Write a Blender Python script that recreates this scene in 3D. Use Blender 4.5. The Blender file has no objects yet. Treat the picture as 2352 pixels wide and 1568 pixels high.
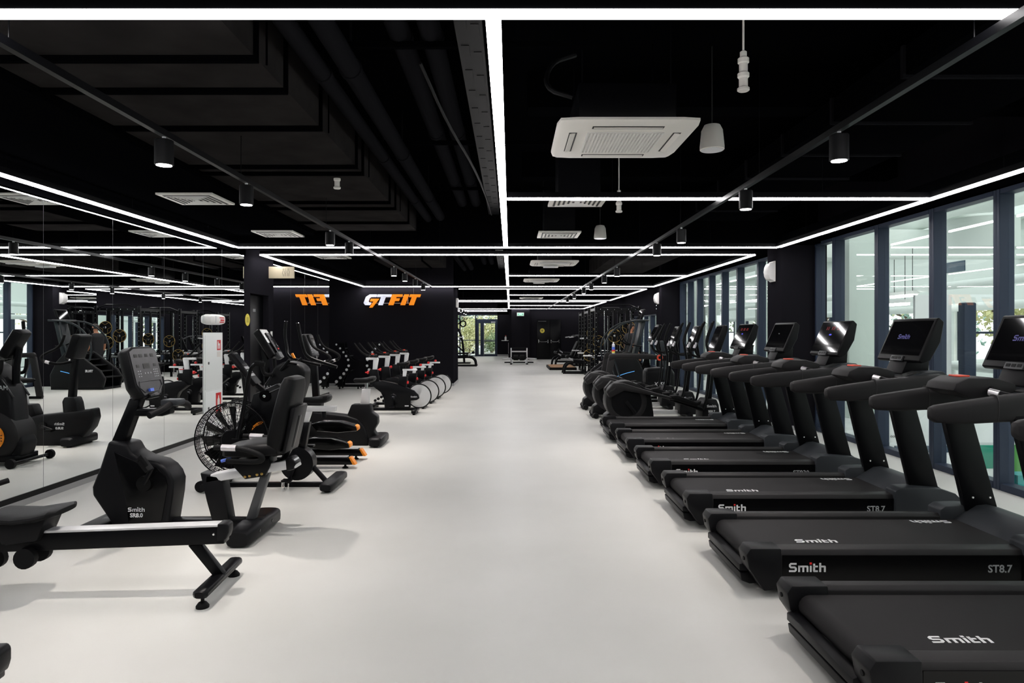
import bpy, bmesh, math, random
from mathutils import Vector, Matrix
random.seed(7)
PI = math.pi
SC = bpy.context.scene
COL = SC.collection
EYE, FPX, VX, VY = 1.55, 1568.0, 1172.0, 762.0

def XZ(px, py, Y):
    """world x and z of a point seen at (px, py) in the photo when it stands Y metres down the room"""
    return ((px - VX) * Y / FPX, EYE - (py - VY) * Y / FPX)

# ------------------------------------------------------------------ materials
def new_mat(name):
    m = bpy.data.materials.new(name); m.use_nodes = True
    nt = m.node_tree
    return m, nt, nt.nodes['Principled BSDF']

def mat(name, col, rough=0.5, metal=0.0, bump=0.0, bscale=300, spec=None, vary=0.0, vscale=8, coat=0.0):
    m, nt, b = new_mat(name)
    b.inputs['Base Color'].default_value = (*col, 1)
    b.inputs['Roughness'].default_value = rough
    b.inputs['Metallic'].default_value = metal
    if spec is not None: b.inputs['Specular IOR Level'].default_value = spec
    if coat: b.inputs['Coat Weight'].default_value = coat
    if bump or vary:
        tc = nt.nodes.new('ShaderNodeTexCoord')
    if bump:
        n = nt.nodes.new('ShaderNodeTexNoise'); n.inputs['Scale'].default_value = bscale
        bp = nt.nodes.new('ShaderNodeBump'); bp.inputs['Strength'].default_value = bump
        bp.inputs['Distance'].default_value = 0.002
        nt.links.new(tc.outputs['Object'], n.inputs['Vector'])
        nt.links.new(n.outputs['Fac'], bp.inputs['Height'])
        nt.links.new(bp.outputs['Normal'], b.inputs['Normal'])
    if vary:
        n = nt.nodes.new('ShaderNodeTexNoise'); n.inputs['Scale'].default_value = vscale
        n.inputs['Detail'].default_value = 5
        r = nt.nodes.new('ShaderNodeValToRGB')
        r.color_ramp.elements[0].position = 0.3; r.color_ramp.elements[1].position = 0.7
        r.color_ramp.elements[0].color = (*[c * (1 - vary) for c in col], 1)
        r.color_ramp.elements[1].color = (*[min(1, c * (1 + vary)) for c in col], 1)
        nt.links.new(tc.outputs['Object'], n.inputs['Vector'])
        nt.links.new(n.outputs['Fac'], r.inputs['Fac'])
        nt.links.new(r.outputs['Color'], b.inputs['Base Color'])
    return m

def emit(name, col, strength):
    m, nt, b = new_mat(name)
    b.inputs['Base Color'].default_value = (*col, 1)
    b.inputs['Emission Color'].default_value = (*col, 1)
    b.inputs['Emission Strength'].default_value = strength
    return m

def glass_mat(name, tint, f0=0.05):
    m, nt, b = new_mat(name)
    nt.nodes.remove(b)
    out = nt.nodes['Material Output']
    lw = nt.nodes.new('ShaderNodeLayerWeight'); lw.inputs['Blend'].default_value = .5
    pw = nt.nodes.new('ShaderNodeMath'); pw.operation = 'POWER'; pw.inputs[1].default_value = 4.0
    ma = nt.nodes.new('ShaderNodeMath'); ma.operation = 'MULTIPLY_ADD'; ma.inputs[1].default_value = 1 - f0; ma.inputs[2].default_value = f0
    tr = nt.nodes.new('ShaderNodeBsdfTransparent'); tr.inputs['Color'].default_value = (*tint, 1)
    gl = nt.nodes.new('ShaderNodeBsdfGlossy'); gl.inputs['Roughness'].default_value = 0.0
    mx = nt.nodes.new('ShaderNodeMixShader')
    nt.links.new(lw.outputs['Facing'], pw.inputs[0]); nt.links.new(pw.outputs[0], ma.inputs[0]); nt.links.new(ma.outputs[0], mx.inputs['Fac'])
    nt.links.new(tr.outputs['BSDF'], mx.inputs[1]); nt.links.new(gl.outputs['BSDF'], mx.inputs[2])
    nt.links.new(mx.outputs['Shader'], out.inputs['Surface'])
    return m

def belt_mat():
    return mat('belt_rubber', (0.0118, 0.0109, 0.0116), 0.62, bump=0.35, bscale=420, spec=.15)

M = dict(
    plastic=mat('black_plastic', (0.0052, 0.0052, 0.0062), 0.40, bump=0.12, bscale=500, spec=.13),
    soft=mat('soft_black_plastic', (0.0165, 0.0157, 0.0166), 0.5, bump=0.15, bscale=600, spec=.18),
    gloss=mat('gloss_black_plastic', (0.0022, 0.0022, 0.0026), 0.2, spec=.2),
    metal=mat('black_painted_metal', (0.0022, 0.0023, 0.0031), 0.33, spec=.14),
    rubber=mat('black_rubber', (0.0045, 0.0045, 0.005), 0.6, spec=.12),
    vinyl=mat('black_vinyl', (0.0050, 0.0050, 0.0055), 0.45, bump=0.15, bscale=90, spec=.1),
    belt=belt_mat(),
    hood=mat('charcoal_plastic', (0.0235, 0.0265, 0.031), 0.5, bump=0.15, bscale=600, spec=.2),
    silver=mat('silver_aluminium', (0.60, 0.60, 0.61), 0.36, 0.30),
    satin=mat('satin_silver_plastic', (0.74, 0.75, 0.76), 0.38, 0.25),
    chrome=mat('chrome', (0.8, 0.8, 0.8), 0.12, 1.0),
    greymetal=mat('grey_metal', (0.06, 0.062, 0.066), 0.4, 0.2),
    tealmetal=mat('teal_grey_metal', (0.010, 0.0155, 0.019), 0.3, spec=.35),
    white=mat('white_plastic', (0.82, 0.81, 0.79), 0.45),
    ivory=mat('ivory_plastic', (0.78, 0.755, 0.71), 0.5),
    cabinet=mat('white_painted_steel', (0.84, 0.87, 0.86), 0.4),
    red=mat('red_plastic', (0.62, 0.02, 0.02), 0.35),
    redkey=mat('red_orange_plastic', (0.72, 0.06, 0.025), 0.4),
    orange=mat('orange_plastic', (0.85, 0.26, 0.01), 0.4),
    yellow=mat('yellow_vinyl', (0.72, 0.60, 0.07), 0.5),
    green=mat('green_plastic', (0.05, 0.33, 0.16), 0.5),
    gold=mat('gold_metal', (0.55, 0.36, 0.10), 0.35, 0.8),
    logo=mat('white_print', (0.62, 0.62, 0.63), 0.5),
    logodim=mat('grey_print', (0.26, 0.27, 0.28), 0.5),
    logored=mat('red_print', (0.7, 0.02, 0.02), 0.5),
    ink=mat('black_ink', (0.015, 0.015, 0.015), 0.6),
    sensor=mat('sensor_steel', (0.62, 0.60, 0.62), 0.28, 0.6),
    wood=mat('wood_plank', (0.33, 0.16, 0.055), 0.5, vary=0.25, vscale=6),
    screen=mat('dark_screen', (0.006, 0.006, 0.007), 0.06, spec=0.6),
    face=mat('dark_grey_faceplate', (0.016, 0.0155, 0.018), 0.28, vary=0.35, vscale=14, spec=.35),
    screenlogo=emit('screen_logo_glow', (0.08, 0.075, 0.26), 0.20),
    screenred=emit('screen_red_digits', (0.5, 0.01, 0.01), 0.22),
    screenblue=emit('screen_blue_mark', (0.05, 0.06, 0.8), 0.45),
    blueline=emit('blue_light_strip', (0.12, 0.42, 0.95), 0.9),
    led=emit('led_diffuser', (1.0, 0.975, 0.985), 17.0),
    lamp=emit('lamp_lens', (1.0, 0.97, 0.96), 12.0),
    exit=emit('exit_sign_face', (0.45, 0.85, 0.65), 0.8),
    beige=mat('beige_sign_board', (0.62, 0.54, 0.38), 0.5),
    mirror=mat('mirror_silver', (0.92, 0.945, 0.94), 0.0, 1.0),
    blue=mat('blue_label', (0.05, 0.12, 0.55), 0.4),
    pale=mat('clear_plastic_pale', (0.55, 0.55, 0.62), 0.2),
    skin=mat('skin', (0.50, 0.22, 0.12), 0.5),
    hair=mat('dark_hair', (0.02, 0.012, 0.008), 0.6),
    shirt=mat('black_cotton', (0.010, 0.010, 0.012), 0.8),
    discmetal=mat('brushed_flywheel', (0.66, 0.66, 0.66), 0.34, 0.75),
)

def radial_brush(m):
    nt = m.node_tree; b = nt.nodes['Principled BSDF']
    tg = nt.nodes.new('ShaderNodeTangent'); tg.direction_type = 'RADIAL'; tg.axis = 'Y'
    b.inputs['Anisotropic'].default_value = .85
    nt.links.new(tg.outputs['Tangent'], b.inputs['Tangent'])
radial_brush(M['discmetal'])

# ------------------------------------------------------------------ mesh builder
class MB:
    def __init__(s): s.v = []; s.f = []; s.n = []
    def add(s, vs, fs):
        o = len(s.v); s.n.append((o, len(s.f))); s.v += [tuple(v) for v in vs]
        s.f += [tuple(i + o for i in f) for f in fs]; return s
    def box(s, x0, x1, y0, y1, z0, z1):
        vs = [(x, y, z) for x in (x0, x1) for y in (y0, y1) for z in (z0, z1)]
        return s.add(vs, [(0, 1, 3, 2), (4, 6, 7, 5), (0, 4, 5, 1), (2, 3, 7, 6), (0, 2, 6, 4), (1, 5, 7, 3)])
    def cbox(s, c, d, rx=0, ry=0, rz=0):
        m = Matrix.Translation(c) @ Matrix.Rotation(rz, 4, 'Z') @ Matrix.Rotation(ry, 4, 'Y') @ Matrix.Rotation(rx, 4, 'X')
        t = MB().box(-d[0]/2, d[0]/2, -d[1]/2, d[1]/2, -d[2]/2, d[2]/2)
        return s.add([m @ Vector(v) for v in t.v], t.f)
    def prism(s, pts, a, b, axis='y'):
        """pts extruded from a to b: axis y takes (x,z), axis x takes (y,z), axis z takes (x,y)"""
        n = len(pts)
        put = {'y': lambda p, t: (p[0], t, p[1]), 'x': lambda p, t: (t, p[0], p[1]), 'z': lambda p, t: (p[0], p[1], t)}[axis]
        vs = [put(p, a) for p in pts] + [put(p, b) for p in pts]
        fs = [tuple(range(n)), tuple(range(2 * n - 1, n - 1, -1))]
        fs += [(i, i + n, (i + 1) % n + n, (i + 1) % n) for i in range(n)]
        return s.add(vs, fs)
    def loftpoly(s, polys):
        """polys: list of equal-length closed loops of 3-D points"""
        n = len(polys[0]); vs = [p for q in polys for p in q]; fs = []
        for k in range(len(polys) - 1):
            for i in range(n):
                j = (i + 1) % n
                fs.append((k*n+i, k*n+j, (k+1)*n+j, (k+1)*n+i))
        fs += [tuple(range(n - 1, -1, -1)), tuple(range((len(polys) - 1) * n, len(polys) * n))]
        return s.add(vs, fs)
    def loft(s, secs, axis='x', n=16, p=3.0):
        """secs: (x, y, z, w, h) super-ellipse sections across the axis"""
        polys = []
        for (x, y, z, w, h) in secs:
            q = []
            for i in range(n):
                t = 2 * PI * i / n
                c, d = math.cos(t), math.sin(t)
                u = math.copysign(abs(c) ** (2 / p), c) * w / 2
                v = math.copysign(abs(d) ** (2 / p), d) * h / 2
                q.append({'x': (x, y + u, z + v), 'y': (x + u, y, z + v), 'z': (x + u, y + v, z)}[axis])
            polys.append(q)
        return s.loftpoly(polys)
    def tube(s, path, r, n=10, sm=0, closed=False, p=2.0):
        """round (r) or flat (r=(across, up)) bar along a path; sm smooths the path; r may be a list"""
        P = [Vector(q) for q in path]
        R = list(r) if isinstance(r, list) else [r] * len(P)
        R = [q if isinstance(q, tuple) else (q, q) for q in R]
        for _ in range(sm):
            Q, S = ([P[0]], [R[0]]) if not closed else ([], [])
            m = len(P)
            for i in range(m if closed else m - 1):
                a, b = P[i], P[(i + 1) % m]; ra, rb = R[i], R[(i + 1) % m]
                Q += [a * .75 + b * .25, a * .25 + b * .75]
                S += [tuple(x * .75 + y * .25 for x, y in zip(ra, rb)), tuple(x * .25 + y * .75 for x, y in zip(ra, rb))]
            if not closed: Q.append(P[-1]); S.append(R[-1])
            P, R = Q, S
        polys = []; m = len(P); prev = None
        for i in range(m):
            if closed: t = P[(i + 1) % m] - P[i - 1]
            else: t = P[min(i + 1, m - 1)] - P[max(i - 1, 0)]
            t.normalize()
            if prev is None:
                ref = Vector((0, 0, 1)) if abs(t.z) < .9 else Vector((0, 1, 0)) 
                a = ref.cross(t) if abs(t.z) < .9 else ref
                a = (a - t * a.dot(t)).normalized()
            else:
                a = (prev - t * prev.dot(t)).normalized()
            prev = a; b = t.cross(a)
            q = []
            for k in range(n):
                w = 2 * PI * k / n + (PI / 4 if n == 4 else 0)
                c, d = math.cos(w), math.sin(w)
                if n == 4: c, d = c * 2 ** .5, d * 2 ** .5
                c = math.copysign(abs(c) ** (2 / p), c); d = math.copysign(abs(d) ** (2 / p), d)
                q.append(P[i] + a * (c * R[i][0]) + b * (d * R[i][1]))
            polys.append(q)
        if not closed: return s.loftpoly(polys)
        vs = [v for q in polys for v in q]
        fs = [(k*n+i, k*n+(i+1) % n, ((k+1) % m)*n+(i+1) % n, ((k+1) % m)*n+i) for k in range(m) for i in range(n)]
        return s.add(vs, fs)
    def bar(s, p0, p1, w, h):
        """square bar, w across (level), h in the other direction"""
        return s.tube([p0, p1], (w / 2, h / 2), n=4)
    def cyl(s, p0, p1, r, n=24, r2=None):
        p0, p1 = Vector(p0), Vector(p1)
        return s.tube([p0, p1], [r, r if r2 is None else r2], n=n)
    def lathe(s, prof, c=(0, 0, 0), axis='z', n=28):
        """prof: (radius, height) pairs around the axis through c"""
        polys = []
        for (r, h) in prof:
            q = []
            for i in range(n):
                t = 2 * PI * i / n; u, v = r * math.cos(t), r * math.sin(t)
                q.append({'z': (c[0]+u, c[1]+v, c[2]+h), 'y': (c[0]+u, c[1]+h, c[2]+v), 'x': (c[0]+h, c[1]+u, c[2]+v)}[axis])
            polys.append(q)
        return s.loftpoly(polys)
    def ring(s, c, R, r, axis='y', n=36, m=8, flat=None):
        path = []
        for i in range(n):
            t = 2 * PI * i / n; u, v = R * math.cos(t), R * math.sin(t)
            path.append({'z': (c[0]+u, c[1]+v, c[2]), 'y': (c[0]+u, c[1], c[2]+v), 'x': (c[0], c[1]+u, c[2]+v)}[axis])
        return s.tube(path, r, n=m, closed=True)
    def ell(s, c, d, n=16, k=10):
        prof = [(max(1e-4, math.sin(PI * i / k)), -math.cos(PI * i / k)) for i in range(k + 1)]
        t = MB().lathe(prof, n=n)
        return s.add([(c[0]+v[0]*d[0], c[1]+v[1]*d[1], c[2]+v[2]*d[2]) for v in t.v], t.f)
    def shear(s, m):
        s.v = [tuple(m @ Vector(v)) for v in s.v]; return s
    def each(s, name, material, parent=None, bevel=0, **kw):
        """every primitive added so far as a part of its own"""
        cut = s.n + [(len(s.v), len(s.f))]; out = []
        for (a, b), (c, d) in zip(cut[:-1], cut[1:]):
            m = MB(); m.add(s.v[a:c], [tuple(i - a for i in f) for f in s.f[b:d]])
            out.append(m.build(name, material, parent, bevel, **kw))
        return out[0]
    def build(s, name, material, parent=None, bevel=0, seg=2, smooth=38, loc=None):
        me = bpy.data.meshes.new(name)
        bm = bmesh.new()
        vs = [bm.verts.new(v) for v in s.v]
        for f in s.f:
            try: bm.faces.new([vs[i] for i in f])
            except ValueError: pass
        bmesh.ops.recalc_face_normals(bm, faces=bm.faces[:])
        if bevel:
            es = [e for e in bm.edges if len(e.link_faces) == 2 and e.calc_face_angle(0) > 0.5]
            bmesh.ops.bevel(bm, geom=es, offset=bevel, segments=seg, profile=.5, affect='EDGES', clamp_overlap=True)
        bm.to_mesh(me); bm.free()
        for p in me.polygons: p.use_smooth = True
        me.set_sharp_from_angle(angle=math.radians(smooth))
        me.materials.append(M[material] if isinstance(material, str) else material)
        o = bpy.data.objects.new(name, me); COL.objects.link(o)
        if parent is not None: o.parent = parent
        if loc is not None: o.location = loc
        return o

def tag(o, label=None, cat=None, group=None, kind=None):
    if label: o['label'] = label
    if cat: o['category'] = cat
    if group: o['group'] = group
    if kind: o['kind'] = kind
    return o

def thing(name, label, cat, loc=(0, 0, 0), rz=0, group=None):
    o = bpy.data.objects.new(name, None); COL.objects.link(o)
    o.empty_display_size = .2
    o.location = loc; o.rotation_euler = (0, 0, rz)
    return tag(o, label, cat, group)

def struct(o): o['kind'] = 'structure'; return o

KIDS = None
def dup(o, parent=None, keep=None):
    """copy a thing with its parts and sub-parts"""
    c = o.copy(); COL.objects.link(c)
    if parent is not None: c.parent = parent
    for ch in [q for q in o.children]:
        if keep is None or keep(ch): dup(ch, c, keep)
    return c

def copy_of(o, label, loc, rz=None, group=None, keep=None):
    c = dup(o, None, keep); c.location = loc
    if rz is not None: c.rotation_euler = (0, 0, rz)
    c['label'] = label
    if group: c['group'] = group
    return c

def text(parent, name, s, size, loc, rot, material, bold=0.0, ext=0.0006, shear=0.0, align='CENTER'):
    cu = bpy.data.curves.new(name, 'FONT')
    cu.body = s; cu.size = size; cu.extrude = ext; cu.offset = bold; cu.shear = shear
    cu.align_x = align; cu.align_y = 'CENTER'; cu.resolution_u = 3
    cu.materials.append(M[material])
    tmp = bpy.data.objects.new(name, cu)
    me = bpy.data.meshes.new_from_object(tmp)
    bpy.data.objects.remove(tmp); bpy.data.curves.remove(cu)
    o = bpy.data.objects.new(name, me); COL.objects.link(o)
    o.location = loc; o.rotation_euler = rot
    if parent is not None: o.parent = parent
    return o

# lettering of the deck logo, strokes on a grid (u right, v up), cap height 5
GLYPH = {
    'S': (4.3, [[(.9, 5), (4.2, 5), (4.2, 4.0), (1.25, 4.0), (1.1, 3.85), (1.1, 3.2), (1.25, 3.05), (3.4, 3.05), (4.3, 2.2), (4.3, .9), (3.4, 0), (0, 0), (0, 1.0), (3.05, 1.0), (3.2, 1.15), (3.2, 1.9), (3.05, 2.05), (.9, 2.05), (0, 2.9), (0, 4.1)]]),
    'm': (5.6, [(0, 0, 1, 3.5), (0, 2.6, 5.3, 3.5), (2.3, 0, 3.3, 3.0), (4.6, 0, 5.6, 3.2)]),
    'i': (1.0, [(0, 0, 1, 3.5)]),
    't': (2.6, [(0, .4, 1.1, 4.6), (0, 2.6, 2.6, 3.5), (.2, 0, 2.6, .95)]),
    'h': (3.6, [(0, 0, 1.05, 5), (0, 2.6, 3.3, 3.5), (2.55, 0, 3.6, 3.2)]),
}
def logo(parent, width, origin, uax, vax, material='logo', dot='logored', name='deck_logo', thick=.0012):
    """the five-letter maker's logo, lying in the plane of uax and vax"""
    u, v = Vector(uax), Vector(vax); n = u.cross(v); O = Vector(origin)
    total = sum(GLYPH[c][0] for c in 'Smith') + .8 * 4
    k = width / total; x = -total / 2; mb = MB(); db = MB()
    def rect(b, r, x):
        c = [(p[0]+x, p[1]) for p in r] if isinstance(r, list) else [(r[0]+x, r[1]), (r[2]+x, r[1]), (r[2]+x, r[3]), (r[0]+x, r[3])]
        a = [O + u * (p * k) + v * ((q - 2.5) * k) for p, q in c]
        b.loftpoly([a, [p + n * thick for p in a]])
    for c in 'Smith':
        w, rs = GLYPH[c]
        for r in rs: rect(mb, r, x)
        if c == 'i': rect(db, (-.1, 4.1, 1.1, 5.3), x)
        x += w + .8
    o = mb.build(name, material, parent)
    d = db.build(name + '_dot', dot, o)
    return o
# ================================================================== the room
XL, XR = -4.35, 4.75            # mirror plane, window plane
ZC = 3.75
def wallmat():
    return mat('black_wall_paint', (0.0125, 0.0118, 0.0148), 0.55, bump=0.25, bscale=220, spec=.0)
M['wall'] = wallmat()
M['ceil'] = mat('black_ceiling_paint', (0.0016, 0.0017, 0.0021), 0.8, spec=.0)
M['duct'] = mat('dark_duct_sheet', (0.020, 0.0185, 0.0185), 0.6, vary=.25, vscale=3, spec=.0)
M['pipe'] = mat('black_painted_pipe', (0.0085, 0.0085, 0.0098), 0.5, spec=.0)
M['tray'] = mat('grey_cable_tray', (0.010, 0.010, 0.011), 0.5, spec=.1)
M['frame'] = mat('navy_grey_window_frame', (0.022, 0.032, 0.057), 0.45, spec=.25)
M['base'] = mat('grey_baseboard', (0.36, 0.36, 0.36), 0.35)
M['glass'] = glass_mat('window_glass', (0.95, 0.975, 0.97), .045)

def floor_mat():
    m, nt, b = new_mat('pale_vinyl_floor')
    tc = nt.nodes.new('ShaderNodeTexCoord')
    n1 = nt.nodes.new('ShaderNodeTexNoise'); n1.inputs['Scale'].default_value = .9; n1.inputs['Detail'].default_value = 4
    n2 = nt.nodes.new('ShaderNodeTexNoise'); n2.inputs['Scale'].default_value = 160
    r = nt.nodes.new('ShaderNodeValToRGB')
    r.color_ramp.elements[0].position = .35; r.color_ramp.elements[1].position = .65
    r.color_ramp.elements[0].color = (.555, .55, .52, 1); r.color_ramp.elements[1].color = (.595, .59, .56, 1)
    bp = nt.nodes.new('ShaderNodeBump'); bp.inputs['Strength'].default_value = .04; bp.inputs['Distance'].default_value = .002
    nt.links.new(tc.outputs['Object'], n1.inputs['Vector']); nt.links.new(tc.outputs['Object'], n2.inputs['Vector'])
    nt.links.new(n1.outputs['Fac'], r.inputs['Fac']); nt.links.new(r.outputs['Color'], b.inputs['Base Color'])
    nt.links.new(n2.outputs['Fac'], bp.inputs['Height']); nt.links.new(bp.outputs['Normal'], b.inputs['Normal'])
    b.inputs['Roughness'].default_value = .42; b.inputs['Specular IOR Level'].default_value = .26
    return m
M['floor'] = floor_mat()

struct(MB().box(-7.2, 4.98, -3.2, 43.6, -.12, 0).build('floor', 'floor'))
struct(MB().box(-7.2, 5.1, -3.2, 43.6, ZC, ZC + .15).build('ceiling', 'ceil'))
struct(MB().box(-7.2, 5.1, -3.35, -3.2, 0, ZC).build('wall_back', 'wall'))
# left wall carrying the mirrors, with the toilet door in its dark stretch
wl = MB().box(-4.6, XL - .012, -3.2, 11.15, .0, ZC).box(-4.6, XL, 11.15, 11.42, 0, ZC).box(-4.6, XL, 12.3, 12.54, 0, ZC)
wl.box(-4.6, XL, 11.42, 12.3, 2.2, ZC).box(-4.6, XL - .012, 12.54, 16.4, 0, ZC).box(-4.6, -4.5, 11.42, 12.3, 0, 2.2)
struct(wl.build('wall_left', 'wall'))
struct(MB().box(-7.2, -7.05, 16.4, 43.6, 0, ZC).build('wall_left_far', 'wall'))
struct(MB().box(-7.2, -4.6, 16.25, 16.4, 0, ZC).build('wall_recess', 'wall'))
struct(MB().box(-7.05, -1.63, 19.6, 21.3, 0, ZC).build('wall_logo', 'wall'))
struct(MB().box(-7.05, -1.615, 19.585, 21.315, 0, .075).build('baseboard_logo_wall', 'base'))
struct(MB().box(XL - .01, XL + .012, -3.2, 11.15, 0, .055).box(XL - .01, XL + .012, 12.54, 16.4, 0, .055).build('baseboard_left', 'base'))
struct(MB().box(XL - .01, XL + .006, -3.2, 9.67, .055, .105).box(XL - .01, XL + .006, 10.3, 11.15, .055, .105).box(XL - .01, XL + .006, 12.54, 16.4, .055, .105).build('trim_left', 'metal'))
# toilet door in the recess
dr = thing('door_1', None, None, (XL - .1, 11.86, 0)); struct(dr)
MB().box(-.05, 0, -.43, .43, .01, 2.18).build('door_leaf', 'metal', dr, bevel=.004)
h = MB().cyl((0, .34, 1.0), (.05, .34, 1.0), .012).cyl((.05, .34, 1.0), (.05, .24, 1.0), .01).build('door_handle', 'silver', dr)
MB().box(0, .004, -.06, .06, 1.9, 1.95).build('door_plate', 'logodim', dr)
# mirror panels
g = 'mirror panels on the mirrored wall'
edges = [-2.2, -1.1, 0, 1.05, 2.12, 3.17, 4.23, 5.29, 6.36, 7.47, 8.58, 9.67]
for i in range(len(edges) - 1):
    o = MB().box(XL - .012, XL, edges[i] + .0025, edges[i + 1] - .0025, 0.105, 2.80).build('mirror_panel', 'mirror')
    tag(o, f'tall wall mirror, panel {len(edges) - 1 - i} along the wall from the white fire cabinet', 'mirror', g)
for a, b, z, l in ((9.67, 10.3, 1.545, 'short mirror panel above the white fire cabinet'), (10.3, 11.15, .105, 'mirror panel between the white fire cabinet and the toilet door wall'),
                (12.54, 13.53, .105, 'mirror panel just past the toilet door under the toilet sign'), (13.53, 14.45, .105, 'second mirror panel past the toilet door'),
                (14.45, 15.43, .105, 'third mirror panel past the toilet door, reflecting the orange letters'), (15.43, 16.4, .105, 'last mirror panel at the end of the mirrored wall')):
    o = MB().box(XL - .012, XL, a + .0025, b - .0025, z, 2.80).build('mirror_panel', 'mirror')
    tag(o, l, 'mirror', g)
jn = MB()
for y in edges + [10.3, 13.53, 14.45, 15.43]: jn.box(XL - .011, XL - .001, y - .0025, y + .0025, .105, 2.8)
struct(jn.build('trim_mirror_joint', 'greymetal'))
struct(MB().box(-4.6, XL + .03, -3.2, 11.15, 2.80, 3.03).box(-4.6, XL + .03, 12.54, 16.4, 2.80, 3.03).build('trim_above_mirrors', 'ceil'))
# lowered black ceiling bands along both long walls
struct(MB().box(-4.6, -2.98, -3.2, 19.6, 3.03, 3.12).build('ceiling_band_left', 'ceil'))
struct(MB().box(4.2, 5.1, -3.2, 19.4, 2.95, 3.05).build('ceiling_band_right', 'ceil'))
# right wall: columns, windows
struct(MB().box(4.28, 5.0, 10.77, 11.37, 0, ZC).build('column', 'wall', bevel=.01))
struct(MB().box(4.28, 5.0, 19.36, 20.0, 0, ZC).build('column', 'wall', bevel=.01))
struct(MB().box(4.26, 4.30, 10.75, 11.39, 0, .07).box(4.3, 4.75, 10.755, 10.79, 0, .07).build('baseboard_column', 'base'))
struct(MB().box(4.75, 5.0, -3.2, 19.36, 2.95, ZC).build('wall_right', 'wall'))
wr = MB().box(4.75, 5.0, 20.0, 22.2, 0, ZC).box(4.75, 5.0, 26.6, 43.6, 0, ZC).box(4.75, 5, 22.2, 26.6, 0, .35).box(4.75, 5, 22.2, 26.6, 2.15, ZC)
struct(wr.build('wall_right_far', 'wall'))
nwin = [0]
def window(ys, z0, z1, x=4.79):
    for a, b in zip(ys[:-1], ys[1:]):
        nwin[0] += 1
        w = thing(f'window_{nwin[0]}', None, None, (x, (a + b) / 2, z0)); struct(w)
        d = (b - a) / 2; h = z1 - z0
        f = MB().box(0, .15, -d, -d + .045, 0, h).box(0, .15, d - .045, d, 0, h)
        f.box(0, .14, -d + .05, d - .05, 0, .07).box(0, .14, -d + .05, d - .05, h - .05, h)
        f.build('window_frame', 'frame', w, bevel=.004, seg=1)
        MB().box(.085, .092, -d + .045, d - .045, .07, h - .05).build('window_glass', 'glass', w)
window([-3.15, -2.1, -1, .1, 1.2, 2.3, 3.4, 4.6, 5.68, 6.73, 7.77, 8.94, 10.12, 10.74], 0, 2.95)
window([11.4, 12.2, 13.22, 14.43, 15.46, 16.46, 17.5, 18.4, 19.3], 0, 2.95)
window([22.2, 23.3, 24.4, 25.5, 26.6], .35, 2.15)
for y0, l in ((20.06, 'wall mirror on the right wall just past the second column'), (21.12, 'second wall mirror on the right wall before the far windows')):
    tag(MB().box(4.738, 4.75, y0, y0 + 1.04, .1, 2.8).build('mirror_panel', 'mirror'), l, 'mirror', 'mirror panels on the right wall')
# far end: dark wall with double door, pier, glass entrance
struct(MB().box(1.08, 5.0, 38.5, 38.7, 0, ZC).build('wall_far', 'wall'))
struct(MB().box(.07, 1.08, 38.2, 39.2, 0, ZC).build('column_far', 'wall', bevel=.01))
struct(MB().box(1.08, 4.75, 38.46, 38.5, 0, .07).build('baseboard_far', 'base'))
struct(MB().box(-.82, .07, 43.4, 43.6, 0, ZC).box(-.1, .07, 39.2, 43.4, 0, ZC).box(-7.05, .07, 43.4, 43.6, 2.65, ZC).box(-7.05, -4.2, 43.4, 43.6, 0, 2.65).build('wall_entrance', 'wall'))
struct(MB().box(-.82, -.1, 43.36, 43.4, 0, .12).build('baseboard_entrance', 'base'))
we = thing('window_40', None, None, (-2.2, 43.45, 0)); struct(we)
f = MB().box(-2, 1.38, -.04, .04, 2.6, 2.65)
for xx in (-2.0, -1.0, 0.0): f.box(xx - .04, xx + .04, -.05, .05, 0, 2.6)
f.box(-2, 0, -.04, .04, 0, .06).build('window_frame', 'frame', we)
MB().box(-1.98, -.04, -.004, .004, .06, 2.6).box(.04, 1.38, -.004, .004, 2.35, 2.6).build('window_glass', 'glass', we)
de = thing('door_2', None, None, (-1.5, 43.45, 0)); struct(de)
f = MB().box(-.7, .68, -.05, .05, 2.25, 2.36).box(-.68, -.50, -.05, .05, 0, 2.25).box(-.40, -.16, -.05, .05, 0, 2.25).box(.53, .68, -.05, .05, 0, 2.25)
f.box(-.5, -.4, -.05, .05, 0, .12).box(-.16, .53, -.05, .05, 0, .14).box(-.16, .53, -.05, .05, 2.1, 2.25).box(-.5, -.4, -.05, .05, 2.1, 2.25).box(-.16, .53, -.03, .03, .93, .98)
f.build('door_frame', 'frame', de)
MB().box(-.5, -.4, -.004, .004, .12, 2.1).box(-.16, .53, -.004, .004, .14, 2.1).build('door_glass', 'glass', de)
MB().box(-.18, -.165, -.07, -.05, .05, 2.1).box(.28, .55, -.09, -.05, 2.14, 2.2).build('door_edge', 'silver', de)
db = thing('door_3', None, None, (2.12, 38.46, 0)); struct(db)
MB().box(-.62, .12, -.03, .03, 0, 2.25).build('door_leaf', 'metal', db, bevel=.005)
MB().box(.13, .72, -.03, .03, 0, 2.25).build('door_leaf', 'metal', db, bevel=.005)
for a, b in ((-.52, 0.0), (.18, .62)):
    q = MB()
    for t in (a, b): q.box(t - .025, t + .025, -.07, -.03, .93, 1.12)
    q.tube([(a, -.08, 1.08), (a + .1, -.1, 1.0), (b - .1, -.1, 1.0), (b, -.08, 1.08)], .016, n=8)
    q.build('panic_bar', 'chrome', db)
MB().box(-.55, -.1, -.05, -.03, 2.13, 2.17).build('door_closer', 'greymetal', db)
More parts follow.
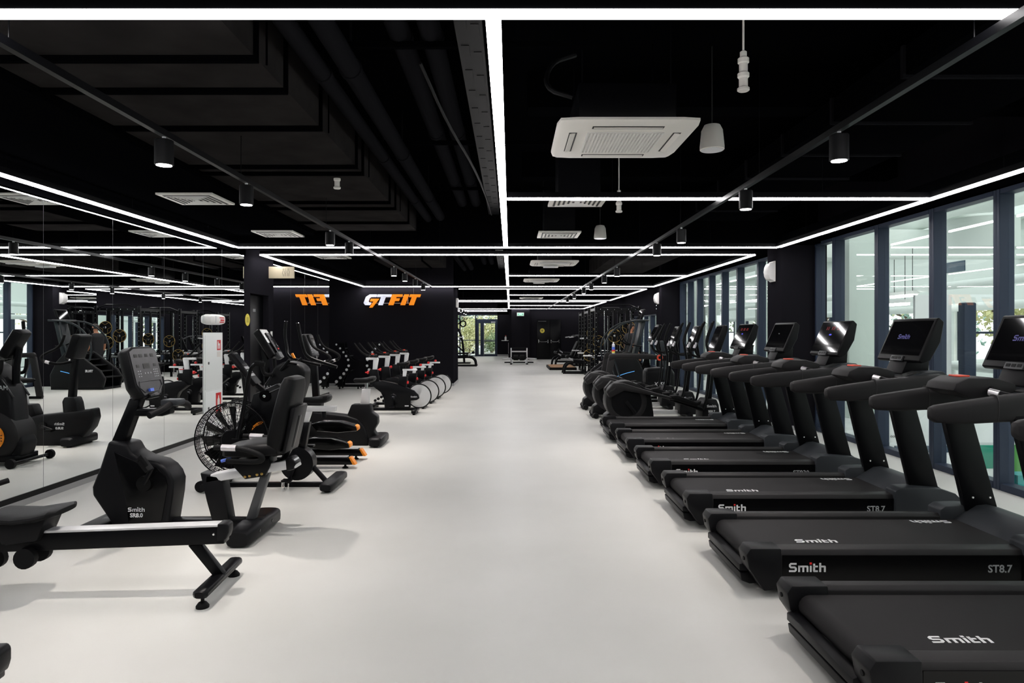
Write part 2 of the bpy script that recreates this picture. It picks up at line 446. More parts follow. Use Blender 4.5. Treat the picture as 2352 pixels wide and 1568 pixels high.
# ================================================================== lights and ceiling
ZL = 2.82
def led(p0, p1, label, w=.064):
    """a straight run of hung LED profile between two floor-plan points"""
    (x0, y0), (x1, y1) = p0, p1
    L = math.hypot(x1 - x0, y1 - y0); a = math.atan2(y1 - y0, x1 - x0)
    t = thing('led_strip_light', label, 'light', ((x0 + x1) / 2, (y0 + y1) / 2, ZL), a, 'white LED strips hung under the ceiling')
    MB().box(-L/2, L/2, -w/2 + .004, w/2 - .004, .03, .085).build('profile', 'metal', t)
    MB().box(-L/2, L/2, -w/2, w/2, .016, .03).build('diffuser', 'led', t)
    n = max(2, int(L / 1.9))
    for i in range(n):
        x = -L/2 + L * (i + .5) / n
        MB().cyl((x, 0, .085), (x, 0, ZC - ZL), .0025, n=5).build('hanger', 'metal', t)
    return t
A, B, C0 = -4.19, 4.1, -.07
led((A, 2.78), (B, 2.78), 'LED strip crossing the whole room near the top edge, first in view')
led((C0, 2.82), (C0, 10.42), 'thick LED strip down the middle of the ceiling, first bay')
led((A, 2.82), (A, 10.42), 'LED strip along the mirrored wall, first bay before the toilet door')
led((B, 2.82), (B, 10.42), 'LED strip along the windows, first bay above the treadmills')
led((C0 + .04, 6.64), (B - .04, 6.64), 'LED strip from the middle to the windows, behind the big ceiling cassette')
led((A, 10.46), (B, 10.46), 'LED strip crossing the room level with the first window column')
led((A, 11.45), (B, 11.45), 'LED strip crossing the room just past the first window column')
led((C0, 11.5), (C0, 19.55), 'LED strip down the middle of the ceiling, second bay')
led((A, 11.5), (A, 19.55), 'LED strip along the mirrored wall past the toilet sign')
led((B, 11.5), (B, 19.55), 'LED strip along the windows past the first column')
led((C0 + .04, 15.75), (B - .04, 15.75), 'LED strip from the middle to the windows in the second bay')
led((A, 19.5), (B, 19.5), 'LED strip crossing the room over the wall with orange letters')
led((-1.55, 20.6), (B, 20.6), 'LED strip crossing behind the wall with orange letters')
led((C0, 20.65), (C0, 28.05), 'LED strip down the middle of the ceiling, third bay')
led((B, 20.65), (B, 28.05), 'LED strip above the black racks, third bay')
led((C0 + .04, 23.9), (B - .04, 23.9), 'LED strip from the middle to the racks in the third bay')
led((A, 28.1), (B, 28.1), 'LED strip crossing the room beyond the racks')
led((A, 29.3), (B, 29.3), 'LED strip crossing the room at the start of the last bay')
led((C0, 29.35), (C0, 38.1), 'LED strip down the middle of the ceiling, last bay')
led((B, 29.35), (B, 38.1), 'LED strip along the right wall in the last bay, towards the double door')
led((C0 + .04, 33.4), (B - .04, 33.4), 'LED strip from the middle to the right in the last bay')
led((-4.1, 38.15), (B, 38.15), 'LED strip crossing in front of the black double door')
led((-4.1, 40.6), (-.2, 40.6), 'short LED strip before the glass entrance')
led((-4.1, 42.9), (-.2, 42.9), 'last short LED strip right above the glass entrance')

led((A, .4), (B, .4), 'LED strip crossing the room overhead of the camera, outside the view')  # cross runs out of view, put in to brighten the near floor
led((A, -1.2), (B, -1.2), 'LED strip crossing the room behind the camera, outside the view')
led((A, -3.0), (A, 2.74), 'LED strip along the mirrored wall at the near end, outside the view')  # near-end runs added out of view for more light around the camera
led((B, -3.0), (B, 2.74), 'LED strip along the windows at the near end, outside the view')
led((C0, -3.0), (C0, -1.24), 'short middle LED strip behind the camera, outside the view')  # another added run, unseen, lighting the near floor

# track rails with cylinder spots
ZT = 2.77
def track(x, y0, y1, label):
    t = thing('track_rail', label, 'light', (x, 0, ZT), 0, 'black lighting tracks')
    MB().box(-.018, .018, y0, y1, -.02, .02).build('rail', 'metal', t)
    for i in range(int((y1 - y0 - .5) / 2.5) + 1): MB().cyl((0, y0 + .4 + i * 2.5, .02), (0, y0 + .4 + i * 2.5, (3.1 if x < -2 and y0 + .4 + i * 2.5 < 11.8 else ZC) - ZT), .003, n=5).build('hanger', 'metal', t)
track(1.97, -2.5, 37, 'long black lighting track on the window side of the ceiling')
track(-2.13, -2.5, 18.4, 'black lighting track on the mirror side of the ceiling')
track(-2.6, 22, 42.4, 'black lighting track leading to the glass entrance')
def spot_proto():
    t = thing('track_spotlight', None, 'spotlight', (0, 0, 0), 0, 'black cylinder track spotlights')
    MB().lathe([(.050, .0), (.055, .004), (.055, .150), (.050, .155)], n=24).build('housing', 'metal', t)
    MB().lathe([(.045, -.003), (.045, .02)], n=20).build('lens', 'lamp', t)
    q = MB().cyl((0, 0, .155), (0, 0, .19), .012, n=8).box(-.016, .016, -.05, .05, .178, .196).build('adapter', 'satin', t)
    return t
SPOT = spot_proto()
used = [False]
def spot(x, y, label, energy=11):
    loc = (x, y, 2.575)
    if not used[0]:
        s = SPOT; s.location = loc; s['label'] = label; used[0] = True
    else: s = copy_of(SPOT, label, loc)
    l = bpy.data.lights.new('spot_beam', 'SPOT'); l.energy = energy * (1 if y < 11 else .55); l.spot_size = math.radians(96); l.spot_blend = 1.0
    l.shadow_soft_size = .035; l.color = (1, .93, .88)
    o = bpy.data.objects.new('spot_beam', l); COL.objects.link(o); o.parent = s; o.location = (0, 0, -.012)
EN = 55
ordn = ['first', 'second', 'third', 'fourth', 'fifth', 'sixth', 'seventh', 'eighth', 'ninth', 'tenth', 'eleventh']
for i, y in enumerate([4.09, 5.71, 7.86, 9.17, 12.6, 14.3, 16.6, 18.3, 21, 23.5]):
    spot(1.97, y, f'black cylinder spotlight, {ordn[i]} in view along the window-side track', EN)
for i, y in enumerate([4.2, 5.51, 8.07, 9.03, 12.5, 13.8, 15.3, 16.7]):
    spot(-2.13, y, f'black cylinder spotlight, {ordn[i]} in view along the mirror-side track', EN)
for i, y in enumerate([33, 36, 38.2, 40]):
    spot(-2.6, y, f'small dark spotlight, {ordn[i]} on the track leading to the glass entrance', EN)
spot(1.97, -.6, 'spotlight on the window-side track behind the camera', EN); spot(-2.13, -.6, 'spotlight on the mirror-side track behind the camera', EN)  # unseen pair added to light the floor near the camera
spot(1.97, 1.5, 'spotlight at the start of the window-side track, above the view', EN)
spot(-2.13, 1.9, 'spotlight at the start of the mirror-side track, above the view', EN)

# ducts, pipes, trays
def ceil_thing(o, label, cat, group=None): return tag(o, label, cat, group)
t = thing('air_duct', 'large flat black air duct with cross seams over the mirror side', 'duct', (-2.2, 5.2, 3.1))
MB().box(-.78, .76, -7.5, 6.5, 0, .45).build('duct_body', 'duct', t)
for y in (2.2, 3.2, 3.84, 4.35, 5.15, 6.35, 6.62, 8.1, 8.5, 9.6, 10.5, 11.2, 11.68): MB().box(-.8, .78, y - 5.2 - .018, y - 5.2 + .018, -.035, .47).build('flange', 'ceil', t)
for y in (2.2, 3.84, 5.15, 6.62, 8.5, 10.5): MB().cyl((.83, y - 5.2, -.05), (.83, y - 5.2, .65), .006, n=6).build('hanger', 'ceil', t)
t = thing('air_duct', 'flat black duct crossing the ceiling beyond the first cross beam', 'duct', (-2.7, 15.6, 3.1))
MB().box(-.24, 1.15, -.9, .9, 0, .4).box(-1.2, -.24, -.9, .9, .05, .4).build('duct_body', 'duct', t)
for x in (-.6, .1, .8): MB().box(x - .015, x + .015, -.92, .92, -.03, .42).build('flange', 'ceil', t)
t = thing('air_duct', 'dark air duct high over the treadmill side', 'duct', (3.15, 7.5, 3.24))
MB().box(-.55, .55, -9, 2.9, 0, .19).build('duct_body', 'ceil', t)
for y in range(-8, 3): MB().box(-.57, .57, y - .015, y + .015, -.02, .195).build('flange', 'pipe', t)
t = thing('air_duct', 'dark flat duct over the windows past the first column', 'duct', (2.7, 15, 3.15))
MB().box(-.5, .9, -2, 4, 0, .4).build('duct_body', 'duct', t)
pg = 'black pipes under the ceiling'
for x, z, r, y0, y1, l in ((-1.27, 3.3, .06, -3, 19, 'black pipe running beside the large flat duct'), (-1.08, 3.33, .07, -3, 19, 'thicker black pipe, second from the large flat duct'),
                    (-.74, 3.55, .075, -3, 36, 'dark pipe up among the beams, third from the large duct'), (-.53, 3.55, .075, -3, 36, 'dark pipe up among the beams next to the cable tray')):
    q = MB().cyl((x, y0, z), (x, y1, z), r, n=16)
    for k in range(int((y1 - y0) / 2.2)): q.cyl((x, y0 + 1 + 2.2 * k, z), (x, y0 + 1.05 + 2.2 * k, z), r + .008, n=16).box(x - .004, x + .004, y0 + 1.0 + 2.2 * k, y0 + 1.04 + 2.2 * k, z, ZC)
    ceil_thing(q.build('ceiling_pipe', 'pipe'), l, 'pipe', pg)
q = MB()
for a, b in ((-3, 10.5), (11.4, 19.6), (20.5, 28.2)): q.box(-.33, -.325, a, b, 3.36, 3.42).box(-.17, -.165, a, b, 3.36, 3.42).box(-.33, -.165, a, b, 3.355, 3.36)
for k in range(76):
    y = -2.9 + k * .4
    if 10.1 < y < 11.4 or 19.2 < y < 20.5 or y > 27.8: continue
    q.box(-.31, -.26, y, y + .16, 3.351, 3.355).box(-.235, -.185, y + .1, y + .26, 3.351, 3.355)
for k in (-1, 1, 3, 5, 7, 9, 13, 15, 17, 22, 24, 26): q.box(-.25, -.245, k, k + .02, 3.42, ZC - .004)
ceil_thing(q.build('cable_tray', 'tray'), 'perforated grey cable tray beside the middle LED strip', 'tray')
for y, l in ((4.55, 'first'), (6.9, 'second'), (9.1, 'third'), (14, 'fourth'), (17, 'fifth')): ceil_thing(MB().tube([(-1.4, y, 3.46), (.9, y, 3.46)], (.02, .02), n=4).build('pipe_support', 'ceil'), f'black cross bar under the ceiling pipes, {l} from the camera', 'support', 'black cross bars at the ceiling pipes')
for y, l in ((10.95, 'first'), (20.05, 'second'), (28.7, 'third')):
    struct(MB().box(-4.5 if y < 19 else -1.6, 4.9, y - .42, y + .42, 2.92, ZC).build('ceiling_beam', 'ceil'))
for y in (3.6, 5.9, 8.5):
    struct(MB().box(.15, 4.9, y - .13, y + .13, 3.45, ZC).build('ceiling_beam', 'ceil'))
for pts, l in (([(-.62, 4.7, 3.4), (-.5, 5.4, 3.2), (-.36, 6.6, 3.16), (-.3, 8.3, 3.22), (-.28, 10.2, 3.3)], 'thin dark cable sagging beside the middle LED strip'),):
    ceil_thing(MB().tube(pts, .012, n=6, sm=2).build('hanging_cable', 'tray'), l, 'cable')

# ceiling cassettes
def cassette(x, y, z, label, open_=False, k=1.0):
    t = thing('ceiling_cassette', label, 'air conditioner', (x, y, z), 0, 'white ceiling air conditioning cassettes')
    a = .475 * k
    pts = []
    for i in range(40):       # rounded square with corners drawn out
        w = 2 * PI * i / 40 + PI / 4; c, s = math.cos(w), math.sin(w)
        r = 1 / max(abs(c), abs(s)); r = min(r, 1.36)
        pts.append((a * r * c, a * r * s))
    MB().loftpoly([[(p[0] * .93, p[1] * .93, -.012) for p in pts], [(p[0], p[1], .006) for p in pts], [(p[0], p[1], .022) for p in pts]]).build('panel', 'ivory', t)
    q = MB()
    if not open_:
        for i in range(22):
            u = -.26 + i * .0245
            q.box(u, u + .012, -.25, .25, -.020, -.012).box(-.25, .25, u, u + .008, -.018, -.012)
        q.build('grille', 'white', t)
    q = MB(); r = MB()
    for w in range(4):
        m = Matrix.Rotation(w * PI / 2, 4, 'Z')
        q.add([m @ Vector(v) for v in MB().box(-.24, .24, -.385, -.33, -.0135, -.012).v], MB().box(0, 1, 0, 1, 0, 1).f)
        r.add([m @ Vector(v) for v in MB().cbox((0, -.36, -.016), (.46, .038, .006), rx=.25).v], MB().box(0, 1, 0, 1, 0, 1).f)
    q.each('air_slot', 'ink', t); r.each('flap', 'ivory', t)
    MB().box(-.33 * k, .33 * k, -.33 * k, .33 * k, .022, .3).build('unit_body', 'metal', t, bevel=.01)
    for u in (-.3, .3):
        for v in (-.3, .3): MB().cyl((u, v, .3), (u, v, ZC - z), .006, n=6).build('hanger', 'metal', t)
    if open_:
        MB().box(-.3, .3, -.44, -.36, -.05, -.02).build('lowered_flap', 'white', t)
        MB().box(-.2, .1, .1, .3, -.06, -.03).build('lowered_grille', 'satin', t)
    return t
def cass_at(px, py, Y, z, l, o=False):
    cassette((px - VX) * Y / FPX, Y, z, l, o)
cas = cassette(.79, 4.93, 2.93, 'large white ceiling cassette closest to the camera, closed grille')
MB().tube([(-.35, -.1, .28), (-.55, -.1, .34), (-.5, .1, .6), (-.3, .2, .7)], .018, n=8, sm=2).tube([(.3, .2, .1), (.42, .2, .0), (.55, .3, .2)], .006, n=6, sm=2).each('cable', 'tray', cas)
MB().box(.38, .48, .32, .40, .03, .10).build('metal_bracket', 'silver', cas)
MB().box(-.36, -.28, .40, .46, .022, .05).build('corner_cover', 'ivory', cas)
cass_at(1272, 604, 13.8, 2.93, 'white ceiling cassette with its grille open, beyond the first cross beam', True)
cass_at(1243, 646, 18.4, 2.93, 'white ceiling cassette with its grille open, just before the second cross beam', True)
cass_at(1220, 687, 28.0, 2.93, 'small distant white ceiling cassette before the last bay', True)

# square diffusers
def diffuser(x, y, z, label, rod=True):
    t = thing('air_diffuser', label, 'air vent', (x, y, z), 0, 'white square air diffusers')
    MB().prism([(-.3, -.3), (.3, -.3), (.3, .3), (-.3, .3)], 0, .02, 'z').build('plate', 'ivory', t)
    q = MB(); d = MB()
    for k in range(5):
        a = .25 - k * .05; b = a - .022
        for (x0, x1, y0, y1) in ((-a, a, -a, -b), (-a, a, b, a), (-a, -b, -b, b), (b, a, -b, b)):
            d.box(x0, x1, y0, y1, -.004, 0)
        for (x0, x1, y0, y1) in ((-a + .022, a - .022, -a + .022, -b + .006), (-a + .022, a - .022, b - .006, a - .022)):
            q.box(x0, x1, y0, y1, -.012, 0)
    d.build('slot', 'ink', t); q.each('louver', 'white', t)
    MB().box(-.22, .22, -.22, .22, .02, ZC - z if rod else .024).build('neck', 'metal', t)
for y, l in ((7.53, 'first white square diffuser in the band above the mirrors'), (10.2, 'second white square diffuser in the band above the mirrors'), (13.3, 'third white square diffuser in the band, past the toilet door')):
    diffuser(-3.46, y, 3.005, l, False)
diffuser(.72, 7.35, 2.95, 'white square diffuser half hidden behind the short LED strip')
diffuser(.70, 9.9, 2.95, 'white square diffuser just before the first cross beam')

# pendant speaker, detectors
t = thing('pendant_speaker', 'white cone-shaped pendant speaker beside the large cassette', 'speaker', (1.555, 5.26, 2.95), 0, 'white pendant speakers')
MB().lathe([(.088, .0), (.092, .004), (.092, .03), (.080, .15), (.06, .19), (.02, .2)]).build('body', 'ivory', t)
MB().lathe([(.084, -.003), (.084, .0)]).build('grille', 'satin', t)
MB().cyl((0, 0, .2), (0, 0, ZC - 2.95), .004, n=6).build('cord', 'ink', t)
copy_of(t, 'small white pendant speaker over the aisle behind the square diffuser', (1.33, 10.1, 2.93))
t = thing('smoke_detector', 'white stacked smoke detector hanging on a rod near the large cassette', 'detector', (1.4, 4.1, 3.0), 0, 'white hanging detectors')
MB().lathe([(.03, -.005), (.036, .0), (.036, .012), (.026, .02), (.026, .07), (.034, .08), (.034, .10), (.025, .11), (.025, .16), (.033, .165), (.033, .19), (.02, .2), (.02, .23), (.006, .24), (.006, ZC - 3.0)]).build('body', 'ivory', t)
copy_of(t, 'white smoke detector hanging on a rod behind the short LED strip', (1.17, 7.35, 2.84))
copy_of(t, 'white smoke detector hanging on a rod near the mirrored wall', (-1.75, 6.9, 3.0))

# wall fittings
def place(name, label, cat, loc, mb, material, bevel=0, group=None):
    o = mb.build(name, material, None, bevel); o.location = loc; return tag(o, label, cat, group)
def sounder(x, y, z, label):
    t = thing('wall_speaker', label, 'speaker', (x, y, z), 0, 'white wedge wall speakers')
    prof = [(0, -.16), (0, .16), (-.03, .16)]
    for i in range(7):
        a = PI * i / 6; prof.append((-.03 - .09 * math.sin(a) ** .8, .15 * math.cos(a) * .98))
    prof.append((-.03, -.16))
    MB().prism(prof, -.10, .10).build('body', 'white', t, bevel=.006)
    MB().box(-.01, 0.0, -.105, .105, -.165, .165).build('back_plate', 'ivory', t)
sounder(4.28, 11.12, 2.53, 'white wedge-shaped wall speaker on the first window column')
sounder(4.28, 19.75, 2.52, 'white wedge-shaped wall speaker on the second window column')
t = thing('emergency_light', 'small white emergency light on the end of the orange letter wall', 'light', (-1.63, 20.5, 2.42), 0)
MB().box(0, .07, -.1, .1, -.14, .14).build('body', 'white', t, bevel=.02)
t = thing('exit_sign', 'lit green and white exit sign on the far pier', 'sign', (.57, 38.2, 2.53), 0, 'exit signs')
MB().box(-.2, .2, -.05, 0, -.1, .1).build('box', 'white', t, bevel=.008)
MB().box(-.17, .17, -.056, -.05, -.07, .07).build('sign_face', 'exit', t)
MB().box(-.13, -.095, -.058, -.056, -.05, .05).box(.095, .13, -.058, -.056, -.05, .05).box(-.07, .07, -.058, -.056, -.06, -.045).build('pictogram', 'green', t)
t = thing('toilet_sign', 'beige projecting toilet sign with two figures above the door', 'sign', (-4.35, 12.3, 2.62))
MB().box(0, .46, -.012, .012, -.105, .105).build('board', 'beige', t, bevel=.003)
q = MB().box(.308, .312, -.014, -.012, -.07, .075)
for cx, w in ((.27, 0), (.355, 1)):
    q.ring((cx, -.013, .055), .012, .002, 'y', 14, 4)
    pts = [(-.012, .03), (.012, .03), (.024, -.03), (.01, -.03), (.01, -.065), (-.01, -.065), (-.01, -.03), (-.024, -.03)] if not w else [(-.018, .03), (.018, .03), (.018, -.015), (.011, -.015), (.011, -.065), (-.011, -.065), (-.011, -.015), (-.018, -.015)]
    q.tube([(cx + a, -.013, b) for a, b in pts], .0022, n=4, closed=True)
q.build('pictogram', 'ink', t)
def round_sticker(name, label, loc, r, axis):
    o = MB().lathe([(r, 0), (r, .002)], axis=axis, n=36).build(name, 'yellow'); o.location = loc
    tag(o, label, 'sticker', 'round yellow stickers')
    q = MB()
    for k in range(-1, 2):
        if axis == 'x': q.box(.002, .003, k*r*.3 - .004, k*r*.3 + .004, -r*.45, r*.45)
        else: q.box(k*r*.3 - .012, k*r*.3 + .012, -.001, 0, -r*.4, r*.4)
    q.build('pictogram', 'ink', o)
round_sticker('yellow_sticker', 'round yellow sticker on the dark wall beside the toilet door', (-4.35, 11.3, 1.75), .1, 'x')
round_sticker('yellow_sticker', 'round yellow sticker on the black double door', (1.80, 38.41, 1.62), .13, 'y')
place('light_switch', 'small white switch plate on the dark wall past the toilet door', 'switch', (-4.35, 12.42, 1.5), MB().box(0, .012, -.04, .04, -.06, .06), 'white', .003)
t = thing('fire_cabinet', 'tall narrow white fire cabinet between the mirror panels', 'cabinet', (-4.35, 9.985, 0))
MB().box(-.02, .012, -.31, .31, 0, 1.54).build('body', 'cabinet', t, bevel=.004)
MB().box(.012, .018, -.28, .28, .72, 1.50).build('door', 'cabinet', t, bevel=.003)
MB().box(.012, .018, -.28, .28, .04, .69).build('door', 'cabinet', t, bevel=.003)
for z in (1.1, .45): MB().lathe([(.02, .018), (.022, .022), (.012, .026)], (0, -.18, z), 'x', 16).build('lock', 'greymetal', t)
o = MB().box(.018, .0195, .10, .23, 1.28, 1.43).build('hose_sticker', 'red', t); o['label'] = 'small red hose sticker'
MB().box(.0195, .0205, .12, .15, 1.3, 1.41).box(.0195, .0205, .15, .2, 1.35, 1.38).box(.0195, .0205, .17, .2, 1.3, 1.35).build('pictogram', 'white', o)
MB().box(.018, .0190, .10, .22, 1.18, 1.26).build('paper_label', 'ivory', t)
o = MB().box(.018, .0195, .06, .24, .35, .65).build('extinguisher_sticker', 'red', t); o['label'] = 'red extinguisher sticker'
MB().prism([(.11, .41), (.19, .41), (.19, .55), (.165, .58), (.165, .61), (.135, .61), (.135, .58), (.11, .55)], .0195, .0205, 'x').build('pictogram', 'white', o)
t = thing('alarm_lamp', 'white rounded alarm lamp with red marks above the fire cabinet', 'light', (-4.35, 10.0, 1.73))
MB().loft([(-.0, 0, 0, .54, .15), (.03, 0, 0, .55, .155), (.07, 0, 0, .50, .13), (.085, 0, 0, .40, .09)], 'x', 24, 4).build('body', 'white', t)
MB().box(.078, .088, .02, .17, -.045, -.03).box(.078, .088, .02, .17, .02, .035).box(.08, .089, .05, .17, -.02, .005).build('red_mark', 'red', t)
MB().box(.084, .09, -.12, -.09, -.05, .05).build('slot', 'satin', t)

# the big sign on the black wall
sg = thing('wall_sign', 'white and orange wall sign reading GTFIT, slanted block letters', 'sign', (-3.40, 19.6, 2.315))
y0, y1 = -.11, -.04
def letter(name, polys, m):
    q = MB()
    for p in polys: q.prism([((x + .37 * z - 682) * .00257, z * .00255) for x, z in p], y0, y1)
    return q.build(name, m, sg, bevel=.003)
M['signwhite'] = emit('sign_white_acrylic', (.80, .82, .95), .45)
M['signorange'] = emit('sign_orange_acrylic', (.95, .27, .01), .5)
letter('letter_g', [[(400, 120), (478, 120), (478, 90), (425, 90), (412, 78), (412, 42), (424, 30), (446, 30), (446, 0), (392, 0), (366, 24), (366, 92)]], 'signwhite')
letter('letter_g_tail', [[(428, 72), (520, 72), (480, -28), (447, -28), (470, 42), (430, 42)]], 'signorange')
letter('letter_t', [[(488, 120), (642, 120), (642, 90), (585, 90), (585, 0), (536, 0), (536, 90), (488, 90)]], 'signwhite')
letter('letter_f', [[(650, 120), (764, 120), (764, 92), (704, 92), (704, 76), (748, 76), (748, 46), (704, 46), (704, 0), (650, 0)]], 'signorange')
letter('letter_i', [[(783, 120), (834, 120), (834, 0), (783, 0)]], 'signorange')
letter('letter_t', [[(848, 120), (966, 120), (966, 90), (930, 90), (930, 0), (878, 0), (878, 90), (848, 90)]], 'signorange')
MB().box(-.62, .62, -.04, -.02, .05, .065).box(-.5, .72, -.04, -.02, .25, .265).box(-.3, -.28, -.03, 0, .05, .26).box(.45, .47, -.03, 0, .05, .26).build('mounting_rail', 'silver', sg)
MB().cyl((.63, -.03, .30), (.63, -.01, .50), .006, n=6).each('cable', 'ink', sg)
# ================================================================== the bright hall behind the windows, trees beyond
M['hall'] = mat('pale_green_paint', (0.77, 0.81, 0.775), 0.6)
M['hallpanel'] = mat('pale_green_textured_panel', (0.72, 0.79, 0.735), 0.6, bump=.6, bscale=20)
M['paving'] = mat('pale_paving', (0.62, 0.64, 0.63), 0.7, vary=.1, vscale=2)
M['halldark'] = mat('dark_blue_glazing', (0.03, 0.06, 0.10), 0.15)
M['teal'] = mat('teal_mat', (0.0, 0.22, 0.22), 0.6)
M['grassgreen'] = mat('green_board', (0.07, 0.27, 0.05), 0.6)
M['emerald'] = mat('emerald_board', (0.0, 0.27, 0.18), 0.6)
M['banner'] = mat('white_banner', (0.78, 0.80, 0.80), 0.6)
M['bark'] = mat('bark', (0.10, 0.07, 0.05), 0.8)
def leafmat(name, c1, c2):
    m, nt, b = new_mat(name)
    tc = nt.nodes.new('ShaderNodeTexCoord'); n = nt.nodes.new('ShaderNodeTexNoise'); n.inputs['Scale'].default_value = 1.7; n.inputs['Detail'].default_value = 6
    r = nt.nodes.new('ShaderNodeValToRGB'); r.color_ramp.elements[0].position = .35; r.color_ramp.elements[1].position = .65
    r.color_ramp.elements[0].color = (*c1, 1); r.color_ramp.elements[1].color = (*c2, 1)
    nt.links.new(tc.outputs['Object'], n.inputs['Vector']); nt.links.new(n.outputs['Fac'], r.inputs['Fac']); nt.links.new(r.outputs['Color'], b.inputs['Base Color'])
    b.inputs['Roughness'].default_value = .7
    return m
M['leaf'] = leafmat('green_leaves', (.16, .24, .12), (.40, .48, .28))
M['leafy'] = leafmat('yellow_green_leaves', (.40, .42, .20), (.70, .67, .38))
M['leafb'] = leafmat('blue_green_leaves', (.16, .28, .24), (.38, .52, .46))

struct(MB().box(4.98, 40, -12, 75, -.15, -.03).box(-25, 4.98, 43.6, 75, -.15, -.03).build('ground_outside', 'paving'))
# opposite facade: sill, header, piers, window band
fw = MB().box(13, 13.5, -10, 70, 2.75, 9).box(13, 13.5, -10, 70, 0, .5)
for y in range(-10, 70, 6): fw.box(13, 13.5, y, y + 1.5, .5, 2.75)
struct(fw.build('wall_opposite', 'hall'))
fm = MB()
for y in range(-10, 70, 2): fm.box(13.1, 13.25, y - .05, y + .05, .5, 2.75)
fm.box(13.1, 13.25, -10, 70, 1.5, 1.56)
struct(fm.build('trim_opposite', 'frame'))
struct(MB().box(12.7, 13, -10, 70, 2.35, 2.75).box(12.5, 13, -10, 70, 4.4, 4.7).build('ledge_opposite', 'hall'))
o = MB()
for y in (19.5, 25, 33): o.box(12.98, 13.02, y, y + 1.5, 3.3, 3.6)
struct(o.build('window_50', 'halldark'))
def hall(name, mb, m, label, cat, bevel=0, group=None):
    return tag(mb.build(name, m, None, bevel), label, cat, group)
for i, (x, y) in enumerate(((6.45, 12.75), (7.0, 18.6), (6.6, 22.5), (7.6, 27.5), (7.0, 33), (9.7, 6.0))):
    hall('hall_pillar', MB().box(x - .24, x + .24, y - .24, y + .24, -.03, 7), 'hallpanel', ['pale green textured pillar right outside the window past the treadmills', 'pale pillar outside the second window bay', 'second pale pillar outside the far window bay', 'pale pillar deeper in the hall behind the far bay', 'most distant pale pillar outside', 'pale pillar in the hall behind the treadmill screens'][i], 'pillar', .01, 'pale pillars in the hall outside')
bg = 'white beams and pipes of the hall outside'
hall('hall_beam', MB().box(7.5, 13, 9.0, 9.5, 3.4, 4.1), 'hall', 'pale cross beam of the hall outside the nearer windows', 'beam', .02, bg)
hall('hall_beam', MB().box(7.5, 13, 17.0, 17.5, 3.4, 4.1), 'hall', 'pale cross beam of the hall outside the far window bay', 'beam', .02, bg)
hall('hall_beam', MB().box(8.9, 9.3, -8, 40, 4.35, 4.8), 'hall', 'long pale beam of the hall running along the windows', 'beam', .02, bg)
hall('hall_pipe', MB().cyl((10.4, -8, 4.4), (10.4, 40, 4.4), .26, 20), 'hall', 'thick pale pipe under the roof of the hall', 'pipe', 0, bg)
hall('hall_pipe', MB().cyl((11, -8, 2.15), (11, 40, 2.15), .10, 14), 'hall', 'thin white pipe running along the hall at head height', 'pipe', 0, bg)
hall('hall_pipe', MB().cyl((10, -8, 2.6), (10, 40, 2.6), .09, 14), 'hall', 'second thin white pipe of the hall above the first', 'pipe', 0, bg)
hall('guard_rail', MB().cyl((7.2, -8, 1.0), (7.2, 11.2, 1.0), .07, 14).cyl((7.2, 11.2, 1.0), (9.5, 13, 1.0), .07, 14).cyl((7.2, 3, 0), (7.2, 3, 1), .04).cyl((7.2, 7.2, 0), (7.2, 7.2, 1), .04).cyl((7.2, 11.1, 0), (7.2, 11.1, 1), .04), 'hall', 'white tubular guard rail outside behind the treadmill screens', 'railing')
hall('air_drum', MB().lathe([(.55, 0), (.58, .02), (.58, .55), (.5, .6)], (8.4, 12.2, 3.0)), 'hall', 'white drum-shaped air outlet hanging in the hall outside', 'air vent')
hall('hall_beam', MB().box(7.2, 8.0, 10.2, 12.6, 3.72, 4.6), 'hallpanel', 'wide rough pale duct box high outside the window', 'beam', .02, bg)
t = thing('hall_duct', 'big silvery round duct high in the hall at the edge of the picture', 'duct', (8.0, 8.5, 3.35))
MB().cyl((-.2, -3, 0), (.1, .3, 0), .36, 24).build('duct_body', 'satin', t)
# lowered things just outside the glass
bn = thing('white_banner', 'white banner standing outside across the view, with small black lettering', 'banner', (6.3, 9.2, -.03))
MB().box(-1.22, 1.5, 0, .02, .09, .82).build('cloth', 'banner', bn)
text(bn, 'banner_lettering', 'ООО «КАЛ', .036, (-1.18, -.004, .17), (PI/2, 0, 0), 'ink', bold=.0006, align='LEFT')
MB().prism([(-.46, .16), (-.30, .16), (-.30, .34), (-.37, .34)], -.004, 0).build('red_patch', 'red', bn)
q = MB()
for x in (-1.2, -.1, 1.4): q.box(x - .02, x + .02, .02, .05, 0, .85)
q.each('post', 'greymetal', bn)
hall('glass_balustrade', MB().box(5.05, 6.2, 8.95, 8.98, -.03, .055), 'halldark', 'dark blue glazed strip low outside under the banner', 'panel')
hall('green_board', MB().prism([(5.30, -.03), (6.5, -.03), (6.5, .34), (5.30, .34)], 7.30, 7.34), 'grassgreen', 'grass green board low outside at the right edge', 'board')
hall('green_board', MB().box(5.40, 5.75, 7.9, 7.94, -.03, .235), 'emerald', 'emerald green board low outside beside the banner', 'board')
hall('teal_mat', MB().prism([(5.02, -.03), (6.3, -.03), (6.3, .13), (5.02, .13)], 6.75, 6.95), 'teal', 'teal mat block on the ground outside', 'mat')
hall('hall_post', MB().box(6.62, 6.80, 9.95, 10.1, -.03, 1.98), 'frame', 'dark navy post outside behind the treadmill screens', 'post', .02)
hall('hall_screen', MB().box(6.02, 6.56, 10.15, 10.2, -.03, 2.1), 'banner', 'tall white screen outside beside the dark navy post', 'screen')
